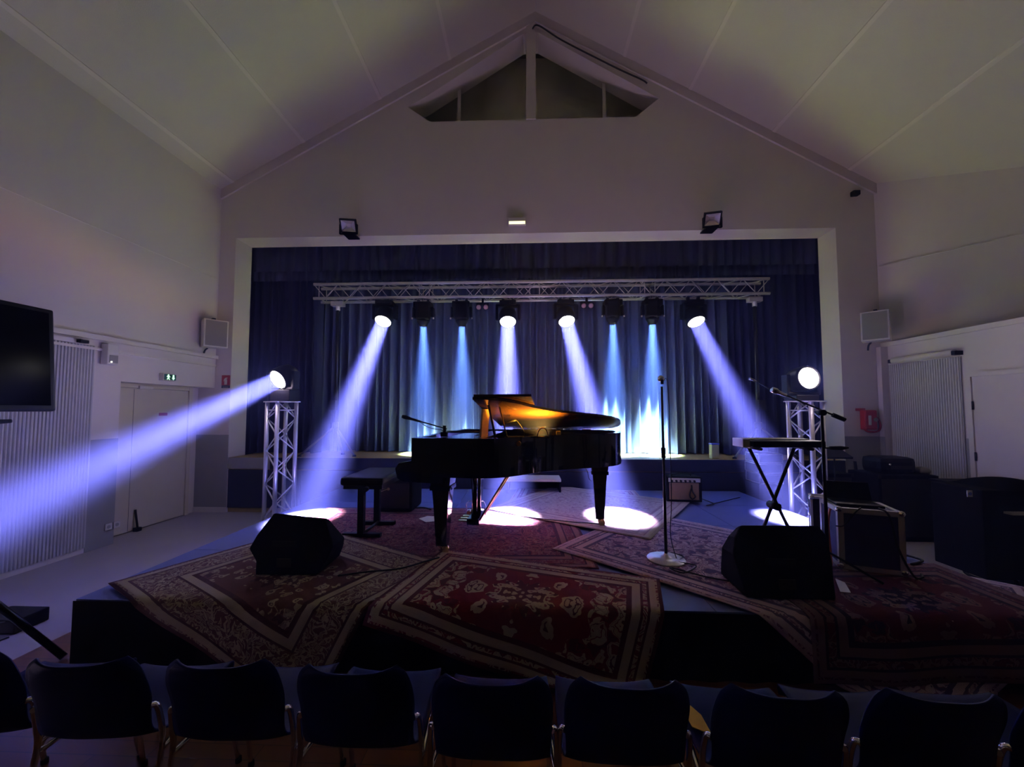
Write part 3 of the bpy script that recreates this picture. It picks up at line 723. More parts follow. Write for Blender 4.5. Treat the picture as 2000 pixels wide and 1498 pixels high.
# ------------------------------------------------------------------ rugs (folded over the platform's front edge)
def rug(name, label, corner, direc, W, L, layer, m, res=0.05, wob=0.006, seed=0):
    """corner: far corner at (0,0); a runs along direc, b runs along direc turned clockwise (towards the hall)."""
    u = Vector((direc[0], direc[1])).normalized(); v = Vector((u.y, -u.x)); c0 = Vector(corner)
    rnd = random.Random(seed); p1, p2 = rnd.random()*6, rnd.random()*6
    h = PZ + 0.004 + 0.0065 * layer; r = 0.03
    na, nb = max(2, int(W/res)), max(2, int(L/res))
    def pos(a, bb, off):
        e = 0.012
        q = c0 + u * (a + e*math.sin(bb*2.3 + p1)) + v * (bb + e*math.sin(a*2.1 + p2))
        lift = wob * (0.5 + 0.5*math.sin(a*3.1 + p1) * math.sin(bb*2.7 + p2)) * 0.5
        y, z = q.y, h + off; s = (PYF - 0.022 - 0.0065*layer) - q.y
        if s > 0:
            R = r + off
            if s < r*PI/2:
                t_ = s / r; y = (PYF - 0.022 - 0.0065*layer) - R*math.sin(t_); z = h - r + R*math.cos(t_)
            else:
                y = (PYF - 0.022 - 0.0065*layer) - R; z = h - r - (s - r*PI/2)
                y -= 0.012 * min(1, (h - z)/0.2) * (1 + math.sin(q.x*9 + p1))
            lim = 0.012 + 0.0065*layer + off
            if z < lim:
                y -= (lim - z) * 0.9; z = lim + 0.0
        return Vector((q.x, y, z))
    bm = bmesh.new(); uvl = bm.loops.layers.uv.new('UVMap')
    top = [[bm.verts.new(pos(W*i/na, L*j/nb, 0.005)) for i in range(na+1)] for j in range(nb+1)]
    bot = [[bm.verts.new(pos(W*i/na, L*j/nb, 0.0)) for i in range(na+1)] for j in range(nb+1)]
    def face(vs, uvs):
        f = bm.faces.new(vs); f.smooth = True
        for lp, q in zip(f.loops, uvs): lp[uvl].uv = q
    for j in range(nb):
        for i in range(na):
            q = [(W*i/na, L*j/nb), (W*i/na, L*(j+1)/nb), (W*(i+1)/na, L*(j+1)/nb), (W*(i+1)/na, L*j/nb)]
            face([top[j][i], top[j+1][i], top[j+1][i+1], top[j][i+1]], q)
            face([bot[j][i], bot[j][i+1], bot[j+1][i+1], bot[j+1][i]], q)
    for j in range(nb):
        for i in (0, na): face([top[j][i], bot[j][i], bot[j+1][i], top[j+1][i]], [(W*i/na, L*j/nb)]*4)
    for i in range(na):
        for j in (0, nb): face([top[j][i], top[j][i+1], bot[j][i+1], bot[j][i]], [(W*i/na, L*j/nb)]*4)
    bmesh.ops.recalc_face_normals(bm, faces=bm.faces[:])
    me = bpy.data.meshes.new(name); bm.to_mesh(me); bm.free(); me.materials.append(m)
    o = bpy.data.objects.new(name, me); C.objects.link(o)
    return tag(o, label, 'rug', 'rugs laid over the platform')
def g2(px, py): p = gr(px, py); return Vector((p.x, p.y))
CREAM, RED, DRED, NAVY = (0.42, 0.36, 0.29), (0.20, 0.025, 0.03), (0.10, 0.015, 0.02), (0.03, 0.025, 0.06)
ROSE, PALE = (0.30, 0.16, 0.20), (0.46, 0.42, 0.44)
def two(pa, pb): return (pb - pa)
# back to front, lowest layer first
p, q = g2(985, 955), g2(1230, 952)
rug('persian_rug', 'pale-bordered medallion rug furthest back, under the piano towards the stage', g2(1010, 952), (0.995, -0.10), 1.75, 1.25, 0,
    rug_mat('rug_back_medallion', 1.75, 1.25, PALE, (0.26, 0.04, 0.04), PALE, (0.16, 0.05, 0.06), 7, 0.20, True, 0.4), seed=1)
rug('persian_rug', 'large dark red rug under the piano and bench', g2(640, 994), (0.999, 0.03), 2.9, 1.75, 1,
    rug_mat('rug_dark_red', 2.9, 1.75, (0.17, 0.035, 0.06), (0.20, 0.03, 0.05), (0.33, 0.19, 0.21), (0.06, 0.015, 0.035), 8, 0.25, False), seed=2)
pA, pB = g2(1345, 985), g2(1272, 1061)
rug('persian_rug', 'worn purple-rose rug under the straight microphone stand', (1.29, 4.50), (0.75, -0.66), 2.7, 1.61, 2,
    rug_mat('rug_worn_rose', 2.7, 1.61, (0.42, 0.29, 0.42), (0.20, 0.09, 0.17), (0.58, 0.46, 0.60), (0.07, 0.05, 0.13), 6, 0.20, False, 0.12), seed=3)
dF = (pA - pB).normalized()
cF = pA - Vector((dF.y, -dF.x)) * 0.0
rug('persian_rug', 'pale rug with a thin striped border under the piano tail leg', pA - Vector((dF.y, -dF.x)) * -0.0 + Vector((-dF.y, dF.x)) * 1.9, Vector((dF.y, -dF.x)), 1.9, (pA - pB).length, 3,
    rug_mat('rug_pale', 1.9, (pA - pB).length, (0.44, 0.38, 0.42), (0.36, 0.27, 0.31), (0.50, 0.46, 0.48), (0.25, 0.17, 0.20), 9, 0.24, False, 0.5), seed=4)
dA = Vector((0.93, -0.37)); cA = Vector((-2.10, 3.66))
lA, lB = g2(205, 1150), g2(470, 1075); ed = (lB - lA).normalized()
uA = Vector((ed.y, -ed.x)); rA = g2(902, 1096)
backA = lA + ed * ((g2(690, 1056) - lA).dot(ed)); WA = (rA - lA).dot(uA); LAr = (backA - lA).length
rug('persian_rug', 'cream and red floral rug draped over the platform front beneath the wedge by the bench', backA, uA, WA, LAr, 4,
    rug_mat('rug_cream_floral', WA, LAr, (0.34, 0.28, 0.22), (0.17, 0.07, 0.06), (0.48, 0.41, 0.34), (0.09, 0.03, 0.03), 7, 0.36, True), seed=5)
bB0, bB1 = g2(868, 1083), g2(1292, 1141); uB = (bB1 - bB0).normalized(); WB = (bB1 - bB0).length
rug('persian_rug', 'rug with a red medallion on cream draped over the middle of the platform front', bB0, uB, WB, 1.05, 5,
    rug_mat('rug_red_medallion', WB, 1.05, (0.44, 0.37, 0.31), (0.20, 0.014, 0.026), (0.50, 0.43, 0.37), DRED, 5, 0.20, True, 0.0, (0.27, 0.36)), seed=6)
cD = Vector((1.78, 3.05))
rug('persian_rug', 'dark crimson rug draped over the platform front beside the flight case', (1.60, 3.02), (0.97, 0.03), 1.50, 1.08, 3,
    rug_mat('rug_crimson', 1.50, 1.08, (0.12, 0.035, 0.06), (0.11, 0.018, 0.04), (0.22, 0.14, 0.18), (0.03, 0.018, 0.05), 5, 0.22, True, 0.1), seed=7)

def RT(layer): return PZ + 0.0092 + 0.0065 * layer

# ------------------------------------------------------------------ grand piano
PZ0 = RT(2)
PA = math.radians(-6.0)
EU = Vector((math.cos(PA), math.sin(PA), 0)); EV = Vector((math.sin(PA), -math.cos(PA), 0))
PO = Vector((-0.905, 4.52, 0))
TOP = at(808, 855, 3.05).z
def pp(u, v, z): q = PO + EU*u + EV*v; return Vector((q.x, q.y, z))
piano = thing('grand_piano', 'black grand piano with its lid raised and glowing amber inside', 'piano', pp(0.9, 0.7, PZ0))
tail = [(1.62, 0.0), (1.80, 0.02), (1.90, 0.10), (1.93, 0.27), (1.91, 0.46), (1.84, 0.62), (1.70, 0.75), (1.50, 0.86), (1.30, 0.97), (1.12, 1.13), (0.98, 1.31), (0.84, 1.43), (0.68, 1.48)]
tl = [(p.x, p.y) for p in smooth_path([(a, b_, 0) for a, b_ in tail], 5)]
outl = [(0.136, 0.0)] + tl + [(0.136, 1.48)]
def inset(loop, d):
    n = len(loop); out = []
    for i in range(n):
        p, q, r_ = Vector(loop[i-1]), Vector(loop[i]), Vector(loop[(i+1) % n])
        t1, t2 = (q-p).normalized(), (r_-q).normalized(); nn = Vector((-(t1.y+t2.y), t1.x+t2.x)).normalized()
        k = d / max(0.4, nn.dot(Vector((-t1.y, t1.x)))); out.append((q.x + nn.x*k, q.y + nn.y*k))
    return out
inl = inset(outl, 0.055)
b = MB(); b.holed([[pp(u, v, TOP - 0.31) for u, v in outl], [pp(u, v, TOP - 0.31) for u, v in inl]], (0, 0, 0.31)); rim = b.build('rim', M['lacquer'], piano)
b = MB(); b.prism([pp(u, v, TOP - 0.30) for u, v in inset(outl, 0.05)], (0, 0, 0.03)); b.build('soundboard', M['spruce'], piano)
b = MB(); b.prism([pp(u, v, TOP - 0.10) for u, v in inset([(0.66, 0.0)] + tl + [(0.66, 1.48)], 0.075)], (0, 0, 0.018)); plate = b.build('iron_plate', M['gold'], piano)
for k in range(26):
    v0 = 0.12 + k*0.048; u1 = max(0.9, 1.85 - max(0, (v0 - 0.25))*0.82)
    b = MB(); b.tube([pp(0.70, v0, TOP - 0.072), pp(u1 - 0.12, v0 * 0.92 + 0.03, TOP - 0.072)], 0.0022, 5); b.build('string', M['brass'], plate)
cheek = [(0.136, 0.0), (0.136, -0.10), (0.17, -0.145), (0.155, -0.175), (0.03, -0.20), (0.0, -0.25), (0.02, -0.325), (0.07, -0.345), (0.34, -0.35), (0.34, -0.31), (0.16, -0.30)]
cheek = [(0.136, -0.001), (0.136, -0.10), (0.165, -0.145), (0.15, -0.18), (0.03, -0.205), (0.0, -0.25), (0.02, -0.325), (0.07, -0.35), (0.40, -0.36), (0.40, -0.311), (0.20, -0.311), (0.20, -0.001)]
for v0, v1 in ((-0.002, 0.07), (1.41, 1.482)):
    b = MB(); b.prism([pp(u, v0, TOP + z) for u, z in cheek], EV*(v1-v0)); b.build('cheek', M['lacquer'], piano)
b = MB(); b.prism([pp(u, 0.071, TOP + z) for u, z in ((0.03, -0.31), (0.40, -0.31), (0.40, -0.35), (0.05, -0.35))], EV*1.338); b.build('keybed', M['lacquer'], piano)
b = MB(); b.prism([pp(u, 0.071, TOP + z) for u, z in ((0.04, -0.309), (0.02, -0.25), (0.04, -0.225), (0.15, -0.195), (0.20, -0.09), (0.215, -0.09), (0.17, -0.215), (0.06, -0.245), (0.06, -0.309))], EV*1.338); b.build('fallboard', M['lacquer'], piano)
b = MB(); b.box((0, 0, 0), (0.005, 1.338, 0.10), mat4(Matrix((EU, EV, Vector((0, 0, 1)))).transposed(), pp(0.216, 0.071, TOP - 0.19))); b.build('nameboard', M['lacquer'], piano)
# lid, raised on its stick, with the front flap folded back on top
LA = math.radians(11.6)
def lid(u, v, k): return pp(u, v*math.cos(LA) - k*math.sin(LA), TOP + 0.008 + v*math.sin(LA) + k*math.cos(LA))
lo_ = [(0.63, -0.005)] + [(u, v) for u, v in tl] + [(0.63, 1.485)]
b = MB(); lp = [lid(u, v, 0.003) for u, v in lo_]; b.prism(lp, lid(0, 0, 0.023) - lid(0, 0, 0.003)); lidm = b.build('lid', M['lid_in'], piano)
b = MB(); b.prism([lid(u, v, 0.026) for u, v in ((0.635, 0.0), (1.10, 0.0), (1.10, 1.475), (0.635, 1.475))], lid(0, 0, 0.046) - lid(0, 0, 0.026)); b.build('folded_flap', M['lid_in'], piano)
for u in (0.75, 1.15, 1.55):
    b = MB(); b.tube([pp(u, -0.008, TOP), pp(u + 0.1, -0.008, TOP)], 0.008, 8); b.build('hinge', M['brass'], piano)
b = MB(); s0, s1 = pp(0.80, 1.36, TOP - 0.002), lid(0.72, 1.28, 0.0)
b.tube([s0, s1], 0.011, 8); b.build('lid_stick', M['lacquer'], piano)
b = MB(); b.tube([pp(0.90, 1.30, TOP - 0.06), lid(0.80, 1.20, 0.0)], 0.007, 8); b.build('short_stick', M['lacquer'], piano)
R3 = Matrix((EU, EV, Vector((0, 0, 1)))).transposed()
b = MB(); b.box((-0.008, 0, 0), (0.008, 0.27, 0.235), mat4(R3 @ Matrix.Rotation(math.radians(4), 3, 'Y'), pp(0.665, 1.05, TOP - 0.002)), bev=0.003); desk = b.build('music_desk', M['spruce'], piano)
b = MB(); b.box((-0.10, 0, -0.012), (0.05, 1.1, 0.0), mat4(R3, pp(0.66, 0.32, TOP - 0.004))); b.build('desk_shelf', M['lacquer'], piano)
b = MB(); b.box((0.0, 0.0, 0.0), (0.40, 1.37, 0.012), mat4(R3, pp(0.19, 0.056, TOP - 0.035))); b.build('front_board', M['lacquer'], piano)
b = MB(); b.tube([pp(0.985, 1.30, TOP - 0.05), pp(0.985, 1.325, TOP - 0.05)], 0.02, 12); b.build('rim_glint', M['brass'], piano)  # brass disc standing in for the yellow glint on the rim
def leg(u, v):
    z1 = TOP - 0.311; z0 = PZ0 + 0.075
    h = z1 - z0
    c = pp(u, v, z0)
    lg = MB()
    for (a0, w0, a1, w1) in ((0, 0.042, h*0.62, 0.062), (h*0.62, 0.062, h*0.80, 0.070), (h*0.80, 0.085, h*0.86, 0.085), (h*0.86, 0.078, h, 0.088)):
        vs = [R3 @ Vector((sx_*w_, sy_*w_, z_)) + c for z_, w_ in ((a0, w0), (a1, w1)) for sx_, sy_ in ((-1, -1), (1, -1), (1, 1), (-1, 1))]
        lg._add(vs, [(0, 1, 2, 3), (4, 5, 6, 7), (0, 1, 5, 4), (1, 2, 6, 5), (2, 3, 7, 6), (3, 0, 4, 7)])
    o = lg.build('leg', M['lacquer'], piano)
    b = MB(); b.tube([c + Vector((0, 0, 0.0)), c + Vector((0, 0, -0.03))], 0.022, 10)
    wc = c + Vector((0.02, 0, -0.04)); b.tube([wc + EV*-0.018, wc + EV*0.018], 0.034, 14); b.build('caster', M['brass'], o)
for u, v in ((0.36, 1.35), (0.36, 0.13), (1.70, 0.40)): leg(u, v)
zl = PZ0 + 0.10
ly = MB(); ly.box((-0.06, -0.16, 0), (0.06, 0.16, 0.06), mat4(R3, pp(0.50, 0.74, zl)), bev=0.006); lyre = ly.build('pedal_lyre', M['lacquer'], piano)
for v in (0.66, 0.82):
    b = MB(); b.tube([pp(0.50, v, zl + 0.055), pp(0.50, v, TOP - 0.31)], [0.022, 0.028], 10); b.build('lyre_post', M['lacquer'], lyre)
for v in (0.62, 0.86):
    b = MB(); b.tube([pp(0.55, v, zl + 0.03), pp(0.88, v + (0.1 if v > 0.7 else -0.1), TOP - 0.30)], 0.010, 6); b.build('brace_rod', M['brass'], lyre)
for v in (0.66, 0.74, 0.82):
    b = MB(); b.box((-0.16, -0.018, 0), (-0.055, 0.018, 0.012), mat4(R3, pp(0.50, v, zl + 0.012)), bev=0.004); b.build('pedal', M['brass'], lyre)
# amber clip lamp inside the piano and small mics
lampp = pp(1.16, 0.93, TOP)
t = thing('clip_lamp', 'small amber lamp glowing inside the piano under the raised lid', 'lamp', lampp + Vector((0, 0, -0.08)))
b = MB(); b.box(lampp + Vector((-0.05, -0.035, -0.075)), lampp + Vector((0.05, 0.035, -0.035)), bev=0.008); b.build('housing', M['black'], t)
b = MB(); b.box(lampp + Vector((-0.045, -0.03, -0.034)), lampp + Vector((0.045, 0.03, -0.030))); b.build('lamp_face', M['piano_lamp'], t)
l_ = area('amber_light', lampp + Vector((-0.0, 0.0, -0.02)), Vector((-0.25, 0.18, 1)), 0.10, PIANO_W, (1.0, 0.43, 0.035), 122, t)
c = at(1060, 846, 3.25)
b = MB(); b.tube(smooth_path([c + Vector((-0.045, 0, -0.03)), c + Vector((-0.035, 0, 0.02)), c + Vector((0, 0, 0.045)), c + Vector((0.035, 0, 0.02)), c + Vector((0.045, 0, -0.03))]), 0.006, 8)
t = thing('arched_clip_microphone', 'small arched microphone clip on the piano rim', 'microphone', c + Vector((0, 0, -0.03))); b.build('arch', M['brass'], t)
b = MB(); b.box(c + Vector((-0.055, -0.02, -0.04)), c + Vector((0.055, 0.02, -0.028))); b.build('foot', M['steel'], t)
c = pp(1.30, 0.955, TOP + 0.0005)
b = MB(); b.box(c + Vector((-0.02, -0.02, 0.0)), c + Vector((0.02, 0.02, 0.035)), bev=0.004); tag(b.build('pickup_box', M['label']), 'tiny amber-lit box standing on the curved piano rim', 'box')
# boom microphone clamped over the keyboard end
c = at(868, 846, 3.5)
cz = TOP - 0.02
t = thing('boom_microphone', 'black microphone on a short boom clamped above the piano keyboard end', 'microphone', (c.x, c.y, cz))
b = MB(); b.box((c.x - 0.03, c.y - 0.025, cz), (c.x + 0.03, c.y + 0.025, cz + 0.04)).tube([(c.x, c.y, cz + 0.04), (c.x, c.y, cz + 0.10)], 0.016, 10); b.build('clamp', M['black'], t)
e0 = Vector((c.x, c.y, cz + 0.075)); e1 = at(806, 819, 3.5); e2 = at(789, 814, 3.5)
b = MB(); b.tube([e0 + (e0-e1)*0.08, e1], 0.006, 8); b.build('boom_arm', M['black'], t)
b = MB(); b.tube([e1 + (e0-e1)*0.25, e1 + (e2-e1)*0.2, e2 + (e1-e2)*0.15, e2 - (e1-e2)*0.2], [0.009, 0.013, 0.020, 0.016], 12); b.build('microphone', M['black'], t)
b = MB(); b.tube(smooth_path([e1 + Vector((0.04, -0.01, 0.0)), (e0+e1)/2 + Vector((0, -0.02, -0.03)), e0 + Vector((0, -0.02, -0.02))]), 0.003, 6); b.build('cable', M['cable'], t)
b = MB(); h0 = at(873, 842, 3.7); b.tube([h0, at(935, 843, 3.7)], 0.006, 6); b.build('rail', M['steel'], t)
m0 = pp(0.97, 0.72, TOP - 0.08); m1 = pp(0.90, 0.82, TOP + 0.13)
t = thing('gooseneck_microphone', 'dark gooseneck microphone poking up under the raised piano lid', 'microphone', m0)
b = MB(); b.tube(smooth_path([m0, (m0+m1)/2 + Vector((0.03, 0, 0)), m1]), 0.004, 6); b.build('gooseneck', M['black'], t)
b = MB(); b.tube([m1, m1 + Vector((-0.09, 0.0, -0.02))], 0.011, 10); b.build('capsule', M['black'], t)

# ------------------------------------------------------------------ piano bench
bx = at(705, 1050, 3.55).x; by0, by1, bz = 3.55, 3.93, RT(1)
t = thing('piano_bench', 'black padded piano bench on two T-shaped legs', 'bench', (bx, 3.74, bz))
sz_ = at(705, 930, 3.5).z
b = MB(); b.box((bx - 0.15, 3.42, sz_ - 0.075), (bx + 0.25, 4.06, sz_), bev=0.025); st_ = b.build('seat', M['leather'], t)
b = MB(); b.box((bx - 0.13, 3.45, sz_ - 0.11), (bx + 0.23, 4.03, sz_ - 0.076)); b.build('seat_frame', M['black'], t)
for yy in (by0, by1):
    b = MB(); b.box((bx - 0.028, yy - 0.025, bz + 0.02), (bx + 0.028, yy + 0.025, sz_ - 0.11)); b.build('leg', M['black'], t)
    b = MB(); b.box((bx - 0.17, yy - 0.025, bz), (bx + 0.19, yy + 0.025, bz + 0.035), bev=0.006); b.build('foot', M['black'], t)
b = MB(); b.tube([(bx + 0.02, by0, bz + 0.03), (bx + 0.02, by1, bz + 0.03)], 0.014, 8); b.build('stretcher', M['steel'], t)
kb = Vector((bx + 0.10, 3.43, sz_ - 0.10))
b = MB(); b.tube([kb, kb + Vector((0.0, -0.05, 0))], 0.022, 12); b.build('height_knob', M['black'], t)

# ------------------------------------------------------------------ monitor wedges and small amps
def wedge(name, label, pts, y0, depth, zbase, cat='speaker', lean=0.10):
    P = [at(px, py, y0) for px, py in pts]
    zmin = min(p.z for p in P); c = sum(P, Vector()) / len(P)
    dz_ = zbase - zmin
    zt0 = max(p.z for p in P)
    P = [Vector((p.x, p.y, zbase + (p.z - zmin)*(zt0 - zbase)/(zt0 - zmin))) for p in P]; c = sum(P, Vector())/len(P)
    t = thing(name, label, cat, (c.x, y0 + depth/2, zbase), 'floor monitor wedges')
    ztop = max(p.z for p in P)
    def back(p):
        k = (p.z - zbase) / (ztop - zbase)
        return Vector((c.x + (p.x - c.x)*0.94, y0 + depth*(1 - 0.55*k), zbase + (p.z - zbase)*0.93))
    B = [back(p) for p in P]; n = len(P)
    F = [Vector((p.x, p.y + lean*((p.z - zbase)/(ztop-zbase)), p.z)) for p in P]
    b = MB(); fs = [tuple(range(n)), tuple(range(2*n-1, n-1, -1))] + [(k, (k+1) % n, (k+1) % n + n, k + n) for k in range(n)]
    b._add(F + B, fs); o = b.build('cabinet', M['blackmat'], t)
    bv = o.modifiers.new('bevel', 'BEVEL'); bv.width = 0.012; bv.segments = 2
    g = [c.lerp(q, 0.82) for q in B]; cb = sum(B, Vector())/n
    nrm_ = Vector((0, 0.7, 0.7))
    g = [cb + (q - cb)*0.84 + Vector((0, 0.02, 0.02)) for q in B]
    b = MB(); b.prism([q - Vector((0, 0.012, 0.012)) for q in g], Vector((0, 0.012, 0.012))); b.build('grille', M['grille'], t)
    b = MB(); hz_ = zbase + (ztop-zbase)*0.5; yy = y0 + lean*0.5 - 0.004
    b.box((c.x - 0.09, yy - 0.012, hz_ - 0.02), (c.x + 0.09, yy + 0.004, hz_ + 0.02), bev=0.006); b.build('handle', M['black'], t)
    b = MB(); q = Vector((c.x + 0.02, y0 + lean*0.2 - 0.006, zbase + (ztop-zbase)*0.2)); b.box(q - Vector((0.05, 0.004, 0.03)), q + Vector((0.05, 0.006, 0.03))); b.build('connector_panel', M['steel'], t)
    return t
wedge('monitor_wedge', 'black floor monitor wedge lying on the cream floral rug', [(478 + (x_ - 478)*0.87, y_ + 5) for x_, y_ in ((478, 1078), (490, 1052), (522, 1004), (560, 1008), (642, 1017), (669, 1075), (660, 1100), (640, 1136), (500, 1136), (497, 1108), (477, 1082))], 2.66, 0.36, RT(4))
wedge('monitor_wedge', 'black floor monitor wedge at the platform edge in front of the keyboard stand', [(1638 - (1638 - x_)*0.88, y_ + 4) for x_, y_ in ((1416, 1088), (1424, 1055), (1440, 1031), (1622, 1032), (1636, 1050), (1640, 1100), (1634, 1172), (1436, 1168), (1428, 1140))], 2.46, 0.36, RT(3))
c0_, c1_ = gr(735, 1003), gr(806, 1003)
t = thing('stage_subwoofer', 'black rounded speaker box behind the piano bench', 'speaker', ((c0_.x+c1_.x)/2, c0_.y + 0.22, RT(1)))
hz = at(770, 936, c0_.y).z
b = MB(); b.box((c0_.x, c0_.y, RT(1)), (c1_.x, c0_.y + 0.42, hz), bev=0.04); b.build('cabinet', M['blackmat'], t)
b = MB(); b.box((c0_.x + 0.04, c0_.y - 0.006, RT(1) + 0.05), (c1_.x - 0.04, c0_.y + 0.002, hz - 0.05)); b.build('grille', M['grille'], t)
b = MB(); k_ = at(759, 955, c0_.y - 0.02); b.tube([k_ + Vector((0, 0.02, 0)), k_ + Vector((0, -0.01, 0))], 0.016, 12).tube([k_, k_ + Vector((-0.16, 0, -0.055))], 0.005, 6); b.build('clamp_rod', M['chrome'], t)
# small guitar combo
a0 = gr(1303, 984); ang = math.radians(-4)
Rk = Matrix.Rotation(ang, 3, 'Z'); W_, D_, H_ = 0.43, 0.22, at(1330, 931, a0.y).z - RT(3)
mk = mat4(Rk, (a0.x, a0.y, RT(3)))
t = thing('guitar_amp', 'small guitar combo amp with a brown tweed front behind the straight microphone stand', 'amplifier', (a0.x + W_/2, a0.y + D_/2, RT(3)))
b = MB(); b.box((0, 0, 0), (W_, D_, H_), mk, bev=0.012); b.build('cabinet', M['blackmat'], t)
b = MB(); b.box((0.03, -0.006, 0.03), (W_ - 0.04, 0.004, H_ - 0.075), mk); b.build('grille_cloth', M['tweed'], t)
b = MB(); b.box((0.02, -0.006, H_ - 0.065), (W_ - 0.02, 0.004, H_ - 0.015), mk); pan = b.build('control_panel', M['alu'], t)
for k in range(6):
    b = MB(); q = mk @ Vector((0.06 + k*0.055, -0.006, H_ - 0.05)); b.tube([q, q + Vector((0, -0.018, 0))], 0.013, 10); b.build('knob', M['black'], pan)
b = MB(); q0, q1 = mk @ Vector((0.10, D_/2, H_)), mk @ Vector((W_ - 0.10, D_/2, H_)); b.tube(smooth_path([q0, q0 + Vector((0.02, 0, 0.02)), q1 + Vector((-0.02, 0, 0.02)), q1]), 0.008, 8); b.build('handle', M['black'], t)
b = MB(); q = mk @ Vector((0.30, -0.012, H_ - 0.10)); b.tube(smooth_path([q, q + Vector((0.01, -0.005, -0.08)), q + Vector((0.04, -0.01, -0.14)), q + Vector((0.0, -0.01, -0.17)), q + Vector((-0.03, -0.01, -0.12)), q + Vector((0.0, -0.008, -0.02))]), 0.009, 8); b.build('hanging_cable', M['cable'], t)

# ------------------------------------------------------------------ microphone stands
mb0 = gr(1301, 1093, RT(2)); mz = RT(2)
t = thing('microphone_stand', 'straight microphone stand on a round base in front of the piano tail', 'microphone stand', (mb0.x, mb0.y, mz))
b = MB(); b.lathe([(0.0, 0.0), (0.142, 0.0), (0.145, 0.006), (0.14, 0.012), (0.06, 0.020), (0.02, 0.035), (0.016, 0.05)], Matrix.Translation((mb0.x, mb0.y, mz)), 36); b.build('base', M['alu'], t)
tz = at(1296, 755, mb0.y).z
b = MB(); b.tube([(mb0.x, mb0.y, mz + 0.03), (mb0.x - 0.008, mb0.y, tz)], [0.012, 0.009], 10); b.build('pole', M['steel'], t)
b = MB(); zc_ = at(1297, 884, mb0.y).z; b.tube([(mb0.x - 0.005, mb0.y, zc_ - 0.04), (mb0.x - 0.005, mb0.y, zc_ + 0.04)], 0.017, 10); b.build('clutch', M['black'], t)
mh = at(1289, 739, mb0.y); mt = Vector((mb0.x - 0.004, mb0.y, tz + 0.02))
b = MB(); b.tube([mt, mt + Vector((0, 0, 0.035))], 0.012, 8); b.build('clip', M['black'], t)
mt2 = mt + Vector((0.01, 0.04, 0.045))
dd = (mh - mt2).normalized()
b = MB(); b.tube([mt2 - dd*0.07, mt2 - dd*0.02, mt2 + dd*0.005], [0.010, 0.014, 0.016], 12); mic = b.build('microphone', M['black'], t)
b = MB(); Rm = frame_to(dd); b.lathe([(0.015, 0.0), (0.025, 0.012), (0.026, 0.025), (0.020, 0.042), (0.0, 0.052)], mat4(Rm, mt2 + dd*0.0), 16); b.build('grille_ball', M['alu'], mic)
b = MB(); b.tube(smooth_path([mt2 - dd*0.06, mt2 + Vector((0.05, 0.0, -0.06)), Vector((mb0.x + 0.05, mb0.y, 1.2)), Vector((mb0.x + 0.045, mb0.y - 0.01, 0.85)), Vector((mb0.x + 0.03, mb0.y - 0.02, 0.62)), Vector((mb0.x + 0.06, mb0.y - 0.05, mz + 0.03))]), 0.0035, 6); b.build('cable', M['cable'], t)
cab = [gr(1310, 1082, mz), gr(1335, 1090, mz), gr(1325, 1100, mz), gr(1360, 1108, mz), gr(1335, 1122, mz), gr(1310, 1112, mz), gr(1380, 1130, mz), gr(1425, 1138, mz)]
b = MB(); b.tube(smooth_path([Vector((p.x, p.y, mz + 0.012)) for p in cab]), 0.005, 6); tag(b.build('microphone_cable', M['cable']), 'black cable curling from the round microphone base to the wedge', 'cable')

# boom stand and keyboard on its X stand
KY = 3.05; kz = RT(2)
kx0, kx1 = at(1452, 876, KY).x, at(1602, 876, KY).x; kh = at(1540, 876, KY).z
t = thing('keyboard_stand', 'black X-shaped keyboard stand in front of the truss tower', 'stand', ((kx0+kx1)/2, KY + 0.12, kz))
fx0, fx1 = at(1503, 1045, KY).x - 0.04, at(1572, 1045, KY).x + 0.04
b = MB(); b.tube([(kx0 + 0.10, KY + 0.10, kh - 0.005), (fx1, KY + 0.10, kz + 0.03)], 0.013, 8); b.build('cross_leg', M['steel'], t)
b = MB(); b.tube([(kx1 - 0.10, KY + 0.14, kh - 0.005), (fx0, KY + 0.14, kz + 0.03)], 0.013, 8); b.build('cross_leg', M['steel'], t)
for x in (kx0 + 0.10, kx1 - 0.10):
    b = MB(); b.tube([(x, KY - 0.06, kh), (x, KY + 0.30, kh)], 0.012, 8); b.build('support_arm', M['steel'], t)
for x in (fx0, fx1):
    b = MB(); b.tube([(x, KY - 0.08, kz + 0.016), (x, KY + 0.32, kz + 0.016)], 0.015, 8); b.build('foot', M['steel'], t)
b = MB(); b.tube([((kx0+kx1)/2, KY + 0.07, (kh + kz)/2 - 0.03), ((kx0+kx1)/2, KY + 0.17, (kh + kz)/2 - 0.03)], 0.03, 12); b.build('pivot', M['black'], t)
t = thing('keyboard', 'slim black electronic keyboard lying on the X-shaped stand', 'keyboard', ((kx0+kx1)/2, KY + 0.1, kh + 0.012))
b = MB(); b.box((kx0 + 0.04, KY - 0.06, kh + 0.012), (kx1, KY + 0.22, kh + 0.062), bev=0.008); b.build('case', M['black'], t)
for k in range(20):
    x = kx0 + 0.08 + k*0.0235
    if x > kx1 - 0.05: break
    b = MB(); b.box((x, KY + 0.06, kh + 0.062), (x + 0.022, KY + 0.21, kh + 0.069)); b.build('key', M['white'], t)
b = MB(); b.box((kx0 - 0.02, KY - 0.03, kh + 0.012), (kx0 + 0.035, KY + 0.12, kh + 0.075), bev=0.004); tag(b.build('effects_box', M['alu']), 'small grey effects box beside the keyboard on its stand', 'box')
BY = 2.86
bx_ = at(1609, 900, BY).x; btop = at(1608, 806, BY).z
t = thing('boom_stand', 'black boom microphone stand reaching over the keyboard', 'microphone stand', (bx_, BY, kz))
